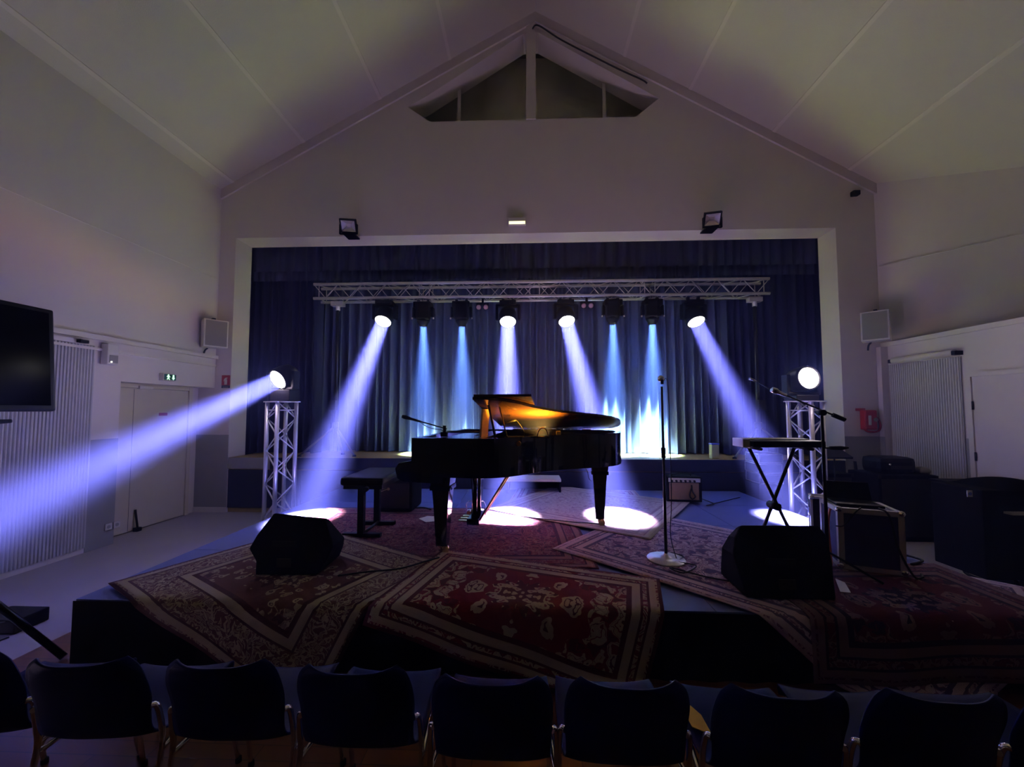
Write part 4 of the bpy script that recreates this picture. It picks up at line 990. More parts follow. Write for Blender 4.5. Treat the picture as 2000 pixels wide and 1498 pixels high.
b = MB(); b.tube([(bx_, BY, kz + 0.10), (bx_, BY, btop)], [0.013, 0.009], 10); b.build('pole', M['black'], t)
for a in (1.6, 3.7, 5.6):
    b = MB(); b.tube([(bx_, BY, kz + 0.16), (bx_ + 0.30*math.cos(a), BY + 0.26*math.sin(a), kz + 0.012)], 0.008, 8); b.build('leg', M['black'], t)
e0, e1 = at(1650, 820, BY), at(1520, 766, BY + 0.05)
b = MB(); b.tube([e0, e0 + (e1-e0)*0.18], 0.016, 10); b.build('counterweight', M['black'], t)
b = MB(); b.tube([e0, e1], 0.0065, 8); b.build('boom', M['steel'], t)
b = MB(); b.tube([Vector((bx_, BY - 0.02, btop)), Vector((bx_, BY + 0.03, btop))], 0.022, 12); b.build('pivot', M['black'], t)
b = MB(); dd = (e1-e0).normalized(); b.tube([e1 - dd*0.06, e1, e1 + dd*0.02, e1 + dd*0.05], [0.012, 0.016, 0.024, 0.020], 12); b.build('microphone', M['chrome'], t)
c = at(1632, 875, BY)
b = MB(); b.tube([(bx_, BY, c.z), c + Vector((-0.04, 0, 0))], 0.006, 6).tube([c + Vector((-0.04, 0, 0)), c + Vector((0.04, 0, 0)), c + Vector((0.09, 0, 0.002))], [0.013, 0.016, 0.006], 10); b.build('clip_holder', M['black'], t)
# second mic stand back in the dark
sx = at(1478, 760, 5.2).x
t = thing('microphone_stand', 'thin dark microphone stand half hidden in front of the dark side curtain', 'microphone stand', (sx + 0.55, 5.05, 0.0))
q = Vector((sx + 0.55, 5.05, 0))
for a in (0.4, 2.5, 4.6):
    b = MB(); b.tube([q + Vector((0, 0, 0.2)), q + Vector((0.2*math.cos(a), 0.2*math.sin(a), 0.01))], 0.008, 6); b.build('leg', M['black'], t)
b = MB(); b.tube([q + Vector((0, 0, 0.1)), q + Vector((0, 0, 1.55))], 0.010, 8); b.build('pole', M['black'], t)
mm = at(1478, 745, 5.2)
b = MB(); b.tube([q + Vector((0.1, 0, 1.50)), mm], 0.007, 8); b.build('boom', M['steel'], t)
b = MB(); b.tube([mm, mm + Vector((-0.05, 0, 0.02)), mm + Vector((-0.10, 0, 0.04))], [0.012, 0.02, 0.018], 10); b.build('microphone', M['chrome'], t)

# ------------------------------------------------------------------ cases on the right
def flight_case(name, label, lo, hi, panel_m, edge_m, group=None, ew=0.035, cat='flight case', corners=True, latch=True):
    lo, hi = Vector(lo), Vector(hi); c = (lo + hi)/2
    t = thing(name, label, cat, (c.x, c.y, lo.z), group)
    b = MB(); b.box(lo + Vector((0.004,)*3), hi - Vector((0.004,)*3)); b.build('panels', panel_m, t)
    xs_, ys_, zs_ = (lo.x, hi.x), (lo.y, hi.y), (lo.z, hi.z)
    def bar(p, q):
        b = MB(); b.box([min(a, c_) for a, c_ in zip(p, q)], [max(a, c_) for a, c_ in zip(p, q)]); b.build('edge_rail', edge_m, t)
    for i, y in enumerate(ys_):
        s1 = ew if i == 0 else -ew
        for j, z in enumerate(zs_):
            s2 = ew if j == 0 else -ew
            bar((lo.x, y, z), (hi.x, y + s1*0.12, z + s2)); bar((lo.x, y, z), (hi.x, y + s1, z + s2*0.12))
        for j, x in enumerate(xs_):
            s2 = ew if j == 0 else -ew
            bar((x, y, lo.z), (x + s2, y + s1*0.12, hi.z)); bar((x, y, lo.z), (x + s2*0.12, y + s1, hi.z))
    for j, x in enumerate(xs_):
        s1 = ew if j == 0 else -ew
        for k, z in enumerate(zs_):
            s2 = ew if k == 0 else -ew
            bar((x, lo.y, z), (x + s1*0.12, hi.y, z + s2)); bar((x, lo.y, z), (x + s1, hi.y, z + s2*0.12))
    if corners:
        for x in xs_:
            for z in zs_:
                b = MB(); b.lathe([(0.0, -0.022), (0.018, -0.015), (0.024, 0.0), (0.018, 0.015), (0, 0.022)], Matrix.Translation((x + (0.012 if x == lo.x else -0.012), lo.y + 0.012, z + (0.022 if z == lo.z else -0.012))), 10); b.build('ball_corner', M['chrome'], t)
    if latch:
        b = MB(); b.box((lo.x - 0.008, c.y - 0.05, c.z + 0.02), (lo.x + 0.002, c.y + 0.05, c.z + 0.09)); b.build('latch', M['chrome'], t)
        b = MB(); b.box((c.x - 0.05, lo.y - 0.006, c.z - 0.03), (c.x + 0.05, lo.y + 0.002, c.z + 0.03)); b.build('handle_dish', panel_m, t)
    return t
fl = at(1640, 1105, 2.95); ft = at(1690, 992, 2.95).z; FA = math.radians(-20); FW, FD = 0.38, 0.36
fex, fey = Vector((math.cos(FA), math.sin(FA), 0)), Vector((-math.sin(FA), math.cos(FA), 0))
def fc(a, d_, z): return Vector((fl.x, 2.95, 0)) + fex*a + fey*d_ + Vector((0, 0, z))
cc_ = fc(FW/2, FD/2, 0)
t = flight_case('flight_case', 'silver-edged flight case with a dark blue front panel beside the wedge', (cc_.x - FW/2, cc_.y - FD/2, RT(3)), (cc_.x + FW/2, cc_.y + FD/2, ft), M['casepanel'], M['alu'])
t.rotation_euler = (0, 0, FA)
def hang(name, label, m, pts, rr):
    tag(MB().tube(smooth_path(pts), rr, 6).build(name, m), label, 'cable')
zf = RT(3)
hang('orange_cable', 'short orange cable hanging beside the silver-edged flight case', M['orange'], [fc(-0.012, 0.10, ft - 0.03), fc(-0.03, 0.09, ft - 0.15), fc(-0.03, 0.07, zf + 0.1), fc(-0.04, 0.03, zf + 0.012), fc(-0.08, -0.04, zf + 0.012)], 0.008)
hang('patch_cable', 'black cable hanging over the near edge of the silver-edged case', M['cable'], [fc(0.15, 0.03, ft + 0.008), fc(0.10, -0.016, ft - 0.02), fc(0.03, -0.018, ft - 0.12), fc(-0.02, -0.02, ft - 0.13)], 0.005)
hang('power_cable', 'thick black cable running down the blue case panel onto the crimson rug', M['cable'], [fc(FW - 0.12, 0.05, ft + 0.008), fc(FW - 0.09, -0.018, ft - 0.03), fc(FW - 0.05, -0.02, ft - 0.25), fc(FW + 0.02, -0.03, zf + 0.02), fc(FW + 0.08, 0.0, zf + 0.012), fc(FW + 0.10, 0.06, zf + 0.012)], 0.007)
# laptop on the case
t = thing('laptop', 'dark open laptop standing on the silver-edged flight case', 'laptop', fc(0.14, 0.20, ft + 0.001))
Rf = Matrix((fex, fey, Vector((0, 0, 1)))).transposed()
lz = at(1660, 943, 3.15).z - ft
b = MB(); b.box((0.0, 0.08, 0.001), (0.29, 0.28, 0.018), mat4(Rf, fc(0.02, 0.0, ft)), bev=0.003); b.build('keyboard_base', M['black'], t)
b = MB(); b.prism([fc(0.02, 0.28, ft + 0.018), fc(0.31, 0.28, ft + 0.018), fc(0.31, 0.33, ft + lz), fc(0.02, 0.33, ft + lz)], fey*0.01); b.build('screen', M['screen'], t)
# narrow rack behind
wb0 = at(1594, 1000, 3.50)
t = flight_case('amp_rack', 'narrow dark rack with a chrome edge behind the boom stand', (wb0.x + 0.02, 3.50, RT(2)), (wb0.x + 0.20, 3.66, at(1610, 972, 3.50).z), M['casedark'], M['alu'], ew=0.018)
t.rotation_euler = (0, 0, math.radians(-30))
# stacked rack cases
rx0, rx1 = PX1 + 0.04, at(1526, 900, 5.35).x
zt = [0.0, at(1490, 945, 5.35).z, at(1490, 925, 5.35).z, at(1490, 905, 5.35).z, at(1490, 886, 5.35).z]
names = ['black rack case at the bottom of the stack beside the stage', 'silver-edged rack case second from the bottom of the stack beside the stage', 'silver-edged rack case third from the bottom of the stack beside the stage', 'silver-edged rack case on top of the stack beside the stage']
for i in range(4):
    dx = 0.01*(i % 2)
    rk = flight_case('rack_case', names[i], (rx0 + dx, 5.33, zt[i] + (0.002 if i else 0.002)), (rx1 + dx - 0.0, 5.66, zt[i+1] - 0.002), M['casedark'], M['alu'] if i else M['steel'], 'rack cases stacked beside the stage', ew=0.014, corners=False, latch=False)
    if i == 0: rk0 = rk
b = MB(); q = at(1510, 978, 5.32); b.box(q - Vector((0.008, 0.004, 0.008)), q + Vector((0.008, 0.006, 0.008))); b.build('indicator_lamp', M['led_w'], rk0)
p_ = [gr(1368, 974, PZ), gr(1395, 985, PZ), gr(1380, 988, PZ), gr(1420, 978, PZ), gr(1445, 972, PZ)]
tag(MB().tube(smooth_path([Vector((p.x, p.y, PZ + 0.006)) for p in p_]), 0.005, 6).build('power_cable', M['cable']), 'thin black cable from the guitar amp towards the rack cases', 'cable')
# bass amp head on a cabinet by the right wall
def cabinet(name, label, lo, hi, m, group=None, feet=True):
    lo, hi = Vector(lo), Vector(hi)
    t = thing(name, label, 'amplifier', ((lo.x+hi.x)/2, (lo.y+hi.y)/2, lo.z), group)
    b = MB(); b.box(lo + Vector((0, 0, 0.02)), hi, bev=0.012); b.build('cabinet', m, t)
    b = MB(); b.box((lo.x + 0.03, lo.y - 0.006, lo.z + 0.06), (hi.x - 0.03, lo.y + 0.003, hi.z - 0.05)); b.build('grille', M['grille'], t)
    for x in (lo.x + 0.04, hi.x - 0.04):
        for y in (lo.y + 0.04, hi.y - 0.04):
            b = MB(); b.lathe([(0.02, 0), (0.024, 0.02)], Matrix.Translation((x, y, lo.z)), 10); b.build('foot', M['rubber'], t)
    for z in (hi.z - 0.04, lo.z + 0.03):
        for x in (lo.x, hi.x - 0.03):
            b = MB(); b.box((x, lo.y - 0.004, z - 0.0), (x + 0.03, lo.y + 0.01, z + 0.036)); b.build('corner_guard', M['steel'], t)
    return t
c1 = at(1716, 928, 4.85)
c1x1 = at(1832, 928, 4.85).x
cabinet('bass_cabinet', 'black bass speaker cabinet against the ribbed shutter', (c1.x, 4.85, 0.0), (min(c1x1, HALL_R - 0.06), 5.3, c1.z), M['blackmat'])
h1 = at(1718, 893, 4.95)
t = thing('bass_amplifier', 'black rounded amplifier head lying on the bass cabinet', 'amplifier', ((c1.x + 0.25), 5.05, c1.z))
hx0, hx1 = at(1717, 900, 4.95).x, at(1788, 900, 4.95).x
b = MB(); b.box((hx0, 4.93, c1.z + 0.001), (hx1, 5.22, h1.z), bev=0.06); b.build('body', M['black'], t)
b = MB(); b.box((hx0 + 0.12, 4.926, c1.z + 0.06), (hx1 - 0.06, 4.932, c1.z + 0.10)); b.build('panel', M['steel'], t)
b = MB(); b.tube([(hx0 + 0.10, 4.93, c1.z + 0.12), (hx0 + 0.10, 4.915, c1.z + 0.12)], 0.012, 10); b.build('knob', M['chrome'], t)
q = at(1795, 918, 4.95)
b = MB(); b.lathe([(0.0, 0.0), (0.07, 0.0), (0.085, 0.03), (0.06, 0.07), (0.0, 0.085)], Matrix.Translation((q.x + 0.10, 5.02, c1.z + 0.001)), 16); tag(b.build('cloth_cap', M['dado']), 'grey cap lying on the bass cabinet beside the amplifier head', 'cap')
cz1 = at(1800, 945, 4.6).z
t = thing('black_chest', 'long black chest along the wall under the ribbed shutter', 'chest', (5.05, 4.25, 0.0))
b = MB(); b.box((4.86, 3.95, 0.03), (HALL_R - 0.07, 4.78, cz1), bev=0.01); b.build('body', M['blackmat'], t)
b = MB(); b.box((4.84, 3.93, cz1), (HALL_R - 0.06, 4.80, cz1 + 0.03), bev=0.006); b.build('lid', M['black'], t)
b = MB(); b.box((4.855, 4.3, cz1 - 0.12), (4.862, 4.42, cz1 - 0.06)); b.build('clasp', M['steel'], t)
for y in (4.0, 4.73):
    b = MB(); b.box((4.9, y - 0.03, 0.0), (5.2, y + 0.03, 0.031)); b.build('runner', M['rubber'], t)
# big black cabinet on skids nearest the right edge
g0 = at(1886, 952, 3.62)
t = thing('covered_cabinet', 'black cabinet on bent tube skids with a pale emblem sticker, by the cream door', 'cabinet', (g0.x + 0.35, 3.72, 0.0))
b = MB(); b.box((g0.x, 3.50, 0.13), (g0.x + 0.72, 3.92, g0.z), bev=0.012); b.build('body', M['blackmat'], t)
b = MB(); b.grid(lambda u, v: Vector((g0.x + 0.16 + 0.56*u, 3.50 + 0.42*v, g0.z + 0.002 + 0.075*math.sin(PI*u)**0.7*math.sin(PI*v)**0.4)), 16, 8); b.build('cloth_cover', M['skirt'], t)
q = at(1893, 964, 3.5)
b = MB(); b.box((q.x - 0.022, 3.494, q.z - 0.028), (q.x + 0.022, 3.499, q.z + 0.028)); e_ = b.build('sticker', M['paper'], t)
b = MB(); b.tube([(q.x, 3.4945, q.z), (q.x, 3.492, q.z)], 0.014, 14); b.build('emblem', M['bluelid'], e_)
q = at(1960, 1000, 3.5)
b = MB(); b.box((q.x, 3.44, q.z - 0.012), (g0.x + 0.74, 3.50, q.z + 0.006)); b.build('pale_ledge', M['white'], t)
for x in (at(1957, 1100, 3.62).x, g0.x + 0.66):
    b = MB(); b.tube(smooth_path([(x, 3.54, 0.14), (x, 3.50, 0.05), (x, 3.54, 0.016), (x, 3.72, 0.014), (x, 3.88, 0.016), (x, 3.92, 0.05), (x, 3.88, 0.14)]), 0.014, 8); b.build('skid', M['black'], t)
q0, q1 = at(1612, 925, 5.1), at(1667, 925, 5.1)
cabinet('black_case', 'black case standing by the grey dado behind the tower', (q0.x, 5.1, 0.0), (q1.x, 5.5, q0.z), M['blackmat'])
q = at(1700, 880, 5.3)
t = thing('folded_stand', 'thin folded black stand leaning beside the grey dado', 'stand', (q.x, 5.5, 0))
b = MB(); b.tube([(q.x, 5.45, 0.0), (q.x, 5.55, at(1700, 902, 5.5).z)], 0.018, 8); b.build('tube', M['black'], t)
b = MB(); b.box((q.x - 0.04, 5.42, 0.0), (q.x + 0.04, 5.48, 0.03)); b.build('foot', M['rubber'], t)
q = at(1632, 893, 4.78)
t = thing('music_stand', 'dark folding music stand against the pale door jamb pier', 'music stand', (q.x, 4.78, 0.0))
b = MB(); b.box((-0.19, -0.012, -0.02), (0.19, 0.012, 0.20), mat4(Matrix.Rotation(math.radians(-65), 3, 'X'), (q.x, 4.78, q.z))); b.build('desk', M['black'], t)
b = MB(); b.tube([(q.x, 4.80, 0.2), (q.x, 4.80, q.z)], 0.009, 8); b.build('pole', M['black'], t)
for a in (0.5, 2.6, 4.7):
    b = MB(); b.tube([(q.x, 4.80, 0.3), (q.x + 0.2*math.cos(a), 4.80 + 0.2*math.sin(a), 0.008)], 0.007, 6); b.build('leg', M['black'], t)
# tub and bottle on the stage edge
q = at(1396, 893, 5.95)
t = thing('snack_tub', 'small tub with a pale label and blue lid on the stage edge', 'tub', (q.x + 0.06, 5.98, SZ + 0.001))
z1 = at(1396, 866, 5.95).z
b = MB(); b.box((q.x - 0.04, 5.95, SZ + 0.001), (q.x + 0.07, 6.05, z1 - 0.02), bev=0.008); b.build('jar', M['label'], t)
b = MB(); b.box((q.x - 0.044, 5.946, z1 - 0.02), (q.x + 0.074, 6.054, z1), bev=0.004); b.build('lid', M['bluelid'], t)

# ------------------------------------------------------------------ bits on the platform
q = gr(835, 1013, RT(1))
b = MB(); b.prism([gr(818, 1013, RT(1) + 0.004), gr(835, 1008, RT(1) + 0.004), gr(856, 1009, RT(1) + 0.004), gr(850, 1018, RT(1) + 0.004), gr(832, 1020, RT(1) + 0.004)], (0, 0, 0.002)); tag(b.build('paper_sheet', M['paper']), 'loose white sheet of paper on the dark red rug behind the piano leg', 'paper')
p0, p1 = gr(907, 1012, RT(1)), gr(944, 1012, RT(1))
t = thing('pedalboard', 'small effects pedalboard with looped cables beneath the piano', 'pedalboard', ((p0.x+p1.x)/2, p0.y + 0.1, RT(1)))
b = MB(); b.box((p0.x, p0.y, RT(1)), (p1.x, p0.y + 0.18, RT(1) + 0.035), bev=0.006); b.build('board', M['black'], t)
for k in range(3):
    x = p0.x + 0.02 + k*0.065
    b = MB(); b.box((x, p0.y + 0.02, RT(1) + 0.035), (x + 0.05, p0.y + 0.12, RT(1) + 0.07), bev=0.005); pd_ = b.build('pedal', M['alu'], t)
    b = MB(); b.tube([(x + 0.025, p0.y + 0.04, RT(1) + 0.07), (x + 0.025, p0.y + 0.04, RT(1) + 0.08)], 0.010, 10); b.build('footswitch', M['chrome'], pd_)
    b = MB(); b.tube(smooth_path([(x, p0.y + 0.10, RT(1) + 0.05), (x - 0.015, p0.y + 0.10, RT(1) + 0.13), (x + 0.04, p0.y + 0.11, RT(1) + 0.16), (x + 0.075, p0.y + 0.10, RT(1) + 0.10), (x + 0.07, p0.y + 0.1, RT(1) + 0.05)]), 0.0045, 6); b.build('loop_cable', M['chrome'], t)
def floor_cable(label, pix, h, r=0.006, name='stage_cable'):
    pts = smooth_path([Vector((gr(*p_, h).x, gr(*p_, h).y, h + r)) for p_ in pix])
    tag(MB().tube(pts, r, 6).build(name, M['cable']), label, 'cable')
floor_cable('black cable lying on the cream floral rug from the wedge to the piano', [(660, 1126), (720, 1118), (780, 1112), (830, 1098), (858, 1090)], RT(5))
floor_cable('thin black cable across the rugs between the pedalboard and the piano tail leg', [(958, 1006), (1010, 1008), (1060, 1014), (1120, 1020), (1176, 1024)], RT(3), 0.004)
floor_cable('black cable behind the rounded speaker box', [(806, 994), (825, 992), (842, 996)], RT(1), 0.006)
floor_cable('black cable lying on the crimson rug beside the flight case', [(1752, 1092), (1765, 1086), (1790, 1092), (1802, 1098), (1780, 1104)], RT(3), 0.008)
q0 = at(1150, 915, 4.0)
tag(MB().tube(smooth_path([pp(1.50, 0.55, TOP - 0.315), q0 + Vector((-0.02, 0, -0.02)), q0 + Vector((0.0, 0, -0.10)), q0 + Vector((0.03, 0, -0.13))]), 0.004, 6).build('hanging_lead', M['cable']), 'thin lead dangling beneath the piano beside its tail leg', 'cable')
b = MB(); b.prism([gr(1631, 1130, RT(3) + 0.003), gr(1650, 1138, RT(3) + 0.003), gr(1662, 1158, RT(3) + 0.003), gr(1641, 1156, RT(3) + 0.003)], (0, 0, 0.002)); tag(b.build('paper_note', M['paper']), 'crumpled pale note on the crimson rug beside the wedge', 'paper')

# ------------------------------------------------------------------ wall fittings
def wall_speaker(label, px, py, yaw):
    c = at(px, py, 5.58); R = Matrix.Rotation(yaw, 3, 'Z'); m = mat4(R, c)
    t = thing('wall_speaker', label, 'speaker', c, 'white wall loudspeakers')
    b = MB(); b.box((-0.15, -0.11, -0.21), (0.15, 0.11, 0.21), m, bev=0.01); b.build('cabinet', M['white'], t)
    b = MB(); b.box((-0.13, -0.116, -0.19), (0.13, -0.108, 0.19), m); b.build('grille', M['grillegrey'], t)
    b = MB(); b.box((-0.02, 0.05, 0.205), (0.02, 0.08, 0.26), m).box((-0.02, 0.05, 0.235), (0.02, 0.24, 0.26), m); b.build('bracket', M['black'], t)
    b = MB(); b.tube(smooth_path([m @ Vector((-0.06, 0.08, -0.21)), m @ Vector((-0.09, 0.1, -0.25)), m @ Vector((-0.10, 0.12, -0.32))]), 0.012, 6); b.build('cable', M['cable'], t)
wall_speaker('white wall loudspeaker above the red extinguisher sign', 419, 653, math.radians(52))
wall_speaker('white wall loudspeaker above the red fire point', 1710, 638, math.radians(-46))
def flood(label, px, py, yaw):
    c = at(px, py, YS - 0.20); R = Matrix.Rotation(yaw, 3, 'Z') @ Matrix.Rotation(math.radians(38), 3, 'X'); m = mat4(R, c)
    t = thing('floodlight', label, 'floodlight', c, 'black floodlights above the stage opening')
    b = MB(); b.holed([[m @ Vector(p) for p in ((-0.12, -0.03, -0.10), (0.12, -0.03, -0.10), (0.12, -0.03, 0.10), (-0.12, -0.03, 0.10))], [m @ Vector(p) for p in ((-0.10, -0.03, -0.08), (0.10, -0.03, -0.08), (0.10, -0.03, 0.08), (-0.10, -0.03, 0.08))]], m.to_3x3() @ Vector((0, 0.06, 0))); b.build('frame', M['black'], t)
    b = MB(); r0 = [m @ Vector(p) for p in ((-0.10, -0.026, -0.08), (0.10, -0.026, -0.08), (0.10, -0.026, 0.08), (-0.10, -0.026, 0.08))]; r1 = [m @ Vector(p) for p in ((-0.035, 0.025, -0.025), (0.035, 0.025, -0.025), (0.035, 0.025, 0.025), (-0.035, 0.025, 0.025))]
    b._add(r0 + r1, [(0, 1, 5, 4), (1, 2, 6, 5), (2, 3, 7, 6), (3, 0, 4, 7), (4, 5, 6, 7)]); b.build('reflector', M['flood_glass'], t)
    b = MB(); b.box((-0.07, 0.03, -0.06), (0.07, 0.07, 0.06), m, bev=0.01); b.build('housing', M['black'], t)
    b = MB(); b.box((c.x - 0.09, c.y - 0.02, c.z - 0.13), (c.x + 0.09, YS - 0.001, c.z - 0.11)).box((c.x - 0.14, c.y - 0.02, c.z - 0.13), (c.x - 0.125, c.y + 0.02, c.z + 0.02)).box((c.x + 0.125, c.y - 0.02, c.z - 0.13), (c.x + 0.14, c.y + 0.02, c.z + 0.02)).box((c.x - 0.14, c.y - 0.02, c.z - 0.13), (c.x + 0.14, c.y + 0.02, c.z - 0.12)); b.build('bracket', M['black'], t)
flood('black floodlight above the stage opening on the side of the long blue beam', 681, 441, math.radians(10))
flood('black floodlight above the stage opening on the side of the keyboard', 1391, 428, math.radians(-12))
c = at(1010, 436, YS - 0.03)
t = thing('emergency_light', 'small glowing emergency light centred above the stage opening', 'emergency light', c)
b = MB(); b.box((c.x - 0.14, YS - 0.07, c.z - 0.035), (c.x + 0.14, YS - 0.001, c.z + 0.075), bev=0.008); b.build('housing', M['white'], t)
b = MB(); b.box((c.x - 0.125, YS - 0.074, c.z - 0.032), (c.x + 0.125, YS - 0.069, c.z + 0.012)); b.build('lit_diffuser', M['glow_emerg'], t)
c = at(1670, 378, YS - 0.06)
t = thing('security_sensor', 'small black sensor on the wall under the roof slope', 'sensor', c)
b = MB(); b.box((c.x - 0.05, YS - 0.10, c.z - 0.035), (c.x + 0.05, YS - 0.03, c.z + 0.035), bev=0.008); b.build('body', M['black'], t)
b = MB(); b.box((c.x - 0.02, YS - 0.03, c.z - 0.02), (c.x + 0.02, YS - 0.001, c.z + 0.02)); b.build('mount', M['steel'], t)
b = MB(); b.tube([(c.x - 0.01, YS - 0.10, c.z), (c.x - 0.01, YS - 0.108, c.z)], 0.018, 12); b.build('eye', M['screen'], t)
# left wall: alarm box, exit sign
p0, p1 = onx(195, 711, HALL_L), onx(219, 674, HALL_L)
t = thing('alarm_box', 'white alarm box on the wall beside the ribbed shutter', 'alarm box', (HALL_L + 0.04, (p0.y+p1.y)/2, p0.z))
b = MB(); b.box((HALL_L + 0.001, p0.y, p0.z), (HALL_L + 0.09, p1.y, p1.z), bev=0.008); b.build('case', M['white'], t)
zm = (p0.z + p1.z)/2
b = MB(); b.box((HALL_L + 0.089, p0.y + 0.02, p0.z + 0.02), (HALL_L + 0.095, p1.y - 0.01, zm - 0.01)); b.build('window', M['dado'], t)
b = MB(); b.box((HALL_L + 0.095, p0.y + 0.03, p0.z + 0.022), (HALL_L + 0.099, p0.y + 0.045, p0.z + 0.037)); b.build('indicator', M['led_w'], t)
p0, p1 = onx(310, 743, HALL_L), onx(337, 731, HALL_L)
t = thing('exit_sign', 'small green illuminated exit sign on the lintel over the cream door', 'sign', (HALL_L + 0.03, (p0.y+p1.y)/2, p0.z))
b = MB(); b.box((HALL_L + 0.001, p0.y, p0.z), (HALL_L + 0.06, p1.y, p1.z), bev=0.005); b.build('housing', M['white'], t)
b = MB(); b.box((HALL_L + 0.059, p0.y + 0.015, p0.z + 0.012), (HALL_L + 0.063, p1.y - 0.01, p1.z - 0.012)); face_ = b.build('face', M['sign_green'], t)
xf = HALL_L + 0.0635; cy0 = p0.y + (p1.y-p0.y)*0.36; cy1 = p0.y + (p1.y-p0.y)*0.74; zc = (p0.z+p1.z)/2
sc_ = (p1.z - p0.z)
man = [(0.0, 0.42), (0.10, 0.36), (0.16, 0.16), (0.30, 0.06), (0.26, -0.02), (0.10, 0.02), (0.12, -0.14), (0.26, -0.36), (0.16, -0.40), (0.0, -0.18), (-0.14, -0.40), (-0.24, -0.36), (-0.08, -0.06), (-0.10, 0.06), (-0.24, 0.0), (-0.26, 0.08), (-0.10, 0.24), (-0.10, 0.38)]
b = MB(); b.prism([(xf, cy0 + a*sc_*0.9, zc + z*sc_*0.9) for a, z in man], (0.002, 0, 0)); b.build('running_figure', M['glow_green'], face_)
arr = [(0.0, -0.40), (0.26, -0.06), (0.12, -0.06), (0.12, 0.38), (-0.12, 0.38), (-0.12, -0.06), (-0.26, -0.06)]
b = MB(); b.prism([(xf, cy1 + a*sc_*0.9, zc + z*sc_*0.9) for a, z in arr], (0.002, 0, 0)); b.build('arrow', M['glow_green'], face_)
p0, p1 = onx(206, 1036, HALL_L), onx(216, 1025, HALL_L)
t = thing('wall_socket', 'white double wall socket low beside the cream door', 'socket', (HALL_L, (p0.y+p1.y)/2, p0.z))
for k in (0, 1):
    y = p0.y - 0.02 + k*0.09
    b = MB(); b.box((HALL_L + 0.007, y, p0.z), (HALL_L + 0.02, y + 0.075, p0.z + 0.075), bev=0.004); pl = b.build('plate', M['white'], t)
    b = MB(); b.tube([(HALL_L + 0.02, y + 0.037, p0.z + 0.037), (HALL_L + 0.0215, y + 0.037, p0.z + 0.037)], 0.02, 12); b.build('socket_well', M['dado'], pl)
# fire extinguisher sign and red fire point
p0, p1 = at(433, 758, YS), at(450, 733, YS)
t = thing('extinguisher_sign', 'red fire extinguisher sign with a white pictogram on the stage pier', 'sign', ((p0.x+p1.x)/2, YS - 0.005, p0.z))
b = MB(); b.box((p0.x, YS - 0.006, p0.z + 0.045), (p1.x, YS - 0.0015, p1.z)); pn = b.build('panel', M['red'], t)
b = MB(); b.box((p0.x, YS - 0.006, p0.z), (p1.x, YS - 0.0015, p0.z + 0.043)); b.build('lower_band', M['navy_sign'], t)
cx_ = (p0.x + p1.x)/2; zz = p0.z + 0.055
ext = [(-0.022, 0.0), (0.022, 0.0), (0.022, 0.075), (0.01, 0.09), (0.028, 0.105), (0.024, 0.112), (-0.012, 0.108), (-0.03, 0.08), (-0.036, 0.05), (-0.03, 0.05), (-0.022, 0.075)]
b = MB(); b.prism([(cx_ + a, YS - 0.0075, zz + z) for a, z in ext], (0, 0.0012, 0)); b.build('pictogram', M['white'], pn)
b = MB(); b.box((p0.x + 0.02, YS - 0.0075, p0.z + 0.012), (p1.x - 0.02, YS - 0.0062, p0.z + 0.018)); b.build('print_line', M['white'], t)
c = at(1695, 818, YS)
t = thing('fire_point', 'red fire alarm box with a white label on the wall by the shutter', 'fire alarm', c)
b = MB(); b.box((c.x - 0.12, YS - 0.09, c.z - 0.16), (c.x + 0.06, YS - 0.001, c.z + 0.13), bev=0.02); bd = b.build('box', M['red'], t)
b = MB(); b.box((c.x - 0.07, YS - 0.094, c.z - 0.09), (c.x - 0.03, YS - 0.089, c.z + 0.05)); b.build('label', M['white'], bd)
b = MB(); b.tube([(c.x + 0.03, YS - 0.09, c.z - 0.01), (c.x + 0.03, YS - 0.102, c.z - 0.01)], 0.03, 14); b.build('bell_push', M['dado'], bd)
b = MB(); b.tube(smooth_path([(c.x - 0.10, YS - 0.05, c.z - 0.15), (c.x - 0.05, YS - 0.06, c.z - 0.185), (c.x + 0.08, YS - 0.06, c.z - 0.18), (c.x + 0.13, YS - 0.05, c.z - 0.10), (c.x + 0.10, YS - 0.04, c.z + 0.02)]), 0.014, 8); b.build('hose', M['red'], t)
q = at(1680, 800, YS); b = MB(); b.box((q.x - 0.07, YS - 0.005, q.z - 0.02), (q.x + 0.07, YS - 0.001, q.z + 0.02)); tag(b.build('red_notice', M['red']), 'small red notice strip above the red fire alarm box', 'sign')

# ------------------------------------------------------------------ television on a wall arm
tx = -4.15
def tv(px, py): return onx(px, py, tx)
r0, r1 = tv(126, 606), tv(106, 803)
yr = (r0.y + r1.y)/2; zt_, zb_ = r0.z, r1.z
TVL = 1.35
t = thing('television', 'black wall television hanging by the ribbed shutter at the picture edge', 'television', (tx, yr - TVL/2, zb_))
tilt = (r1.y - r0.y)
Rt = Matrix.Rotation(math.radians(-5), 3, 'Y')
mt_ = mat4(Rt, (tx, yr - TVL, zb_))
H = zt_ - zb_
b = MB(); b.box((-0.05, 0, 0), (0.0, TVL, H), mt_, bev=0.018); b.build('casing', M['black'], t)
b = MB(); b.box((-0.001, 0.04, 0.05), (0.004, TVL - 0.04, H - 0.04), mt_); b.build('screen', M['screen'], t)
b = MB(); b.box((-0.09, TVL*0.5 - 0.05, -0.07), (-0.03, TVL*0.5 + 0.05, 0.02), mt_).box((-0.16, TVL*0.5 - 0.32, -0.10), (0.10, TVL*0.5 + 0.32, -0.07), mt_, bev=0.01); b.build('foot', M['black'], t)
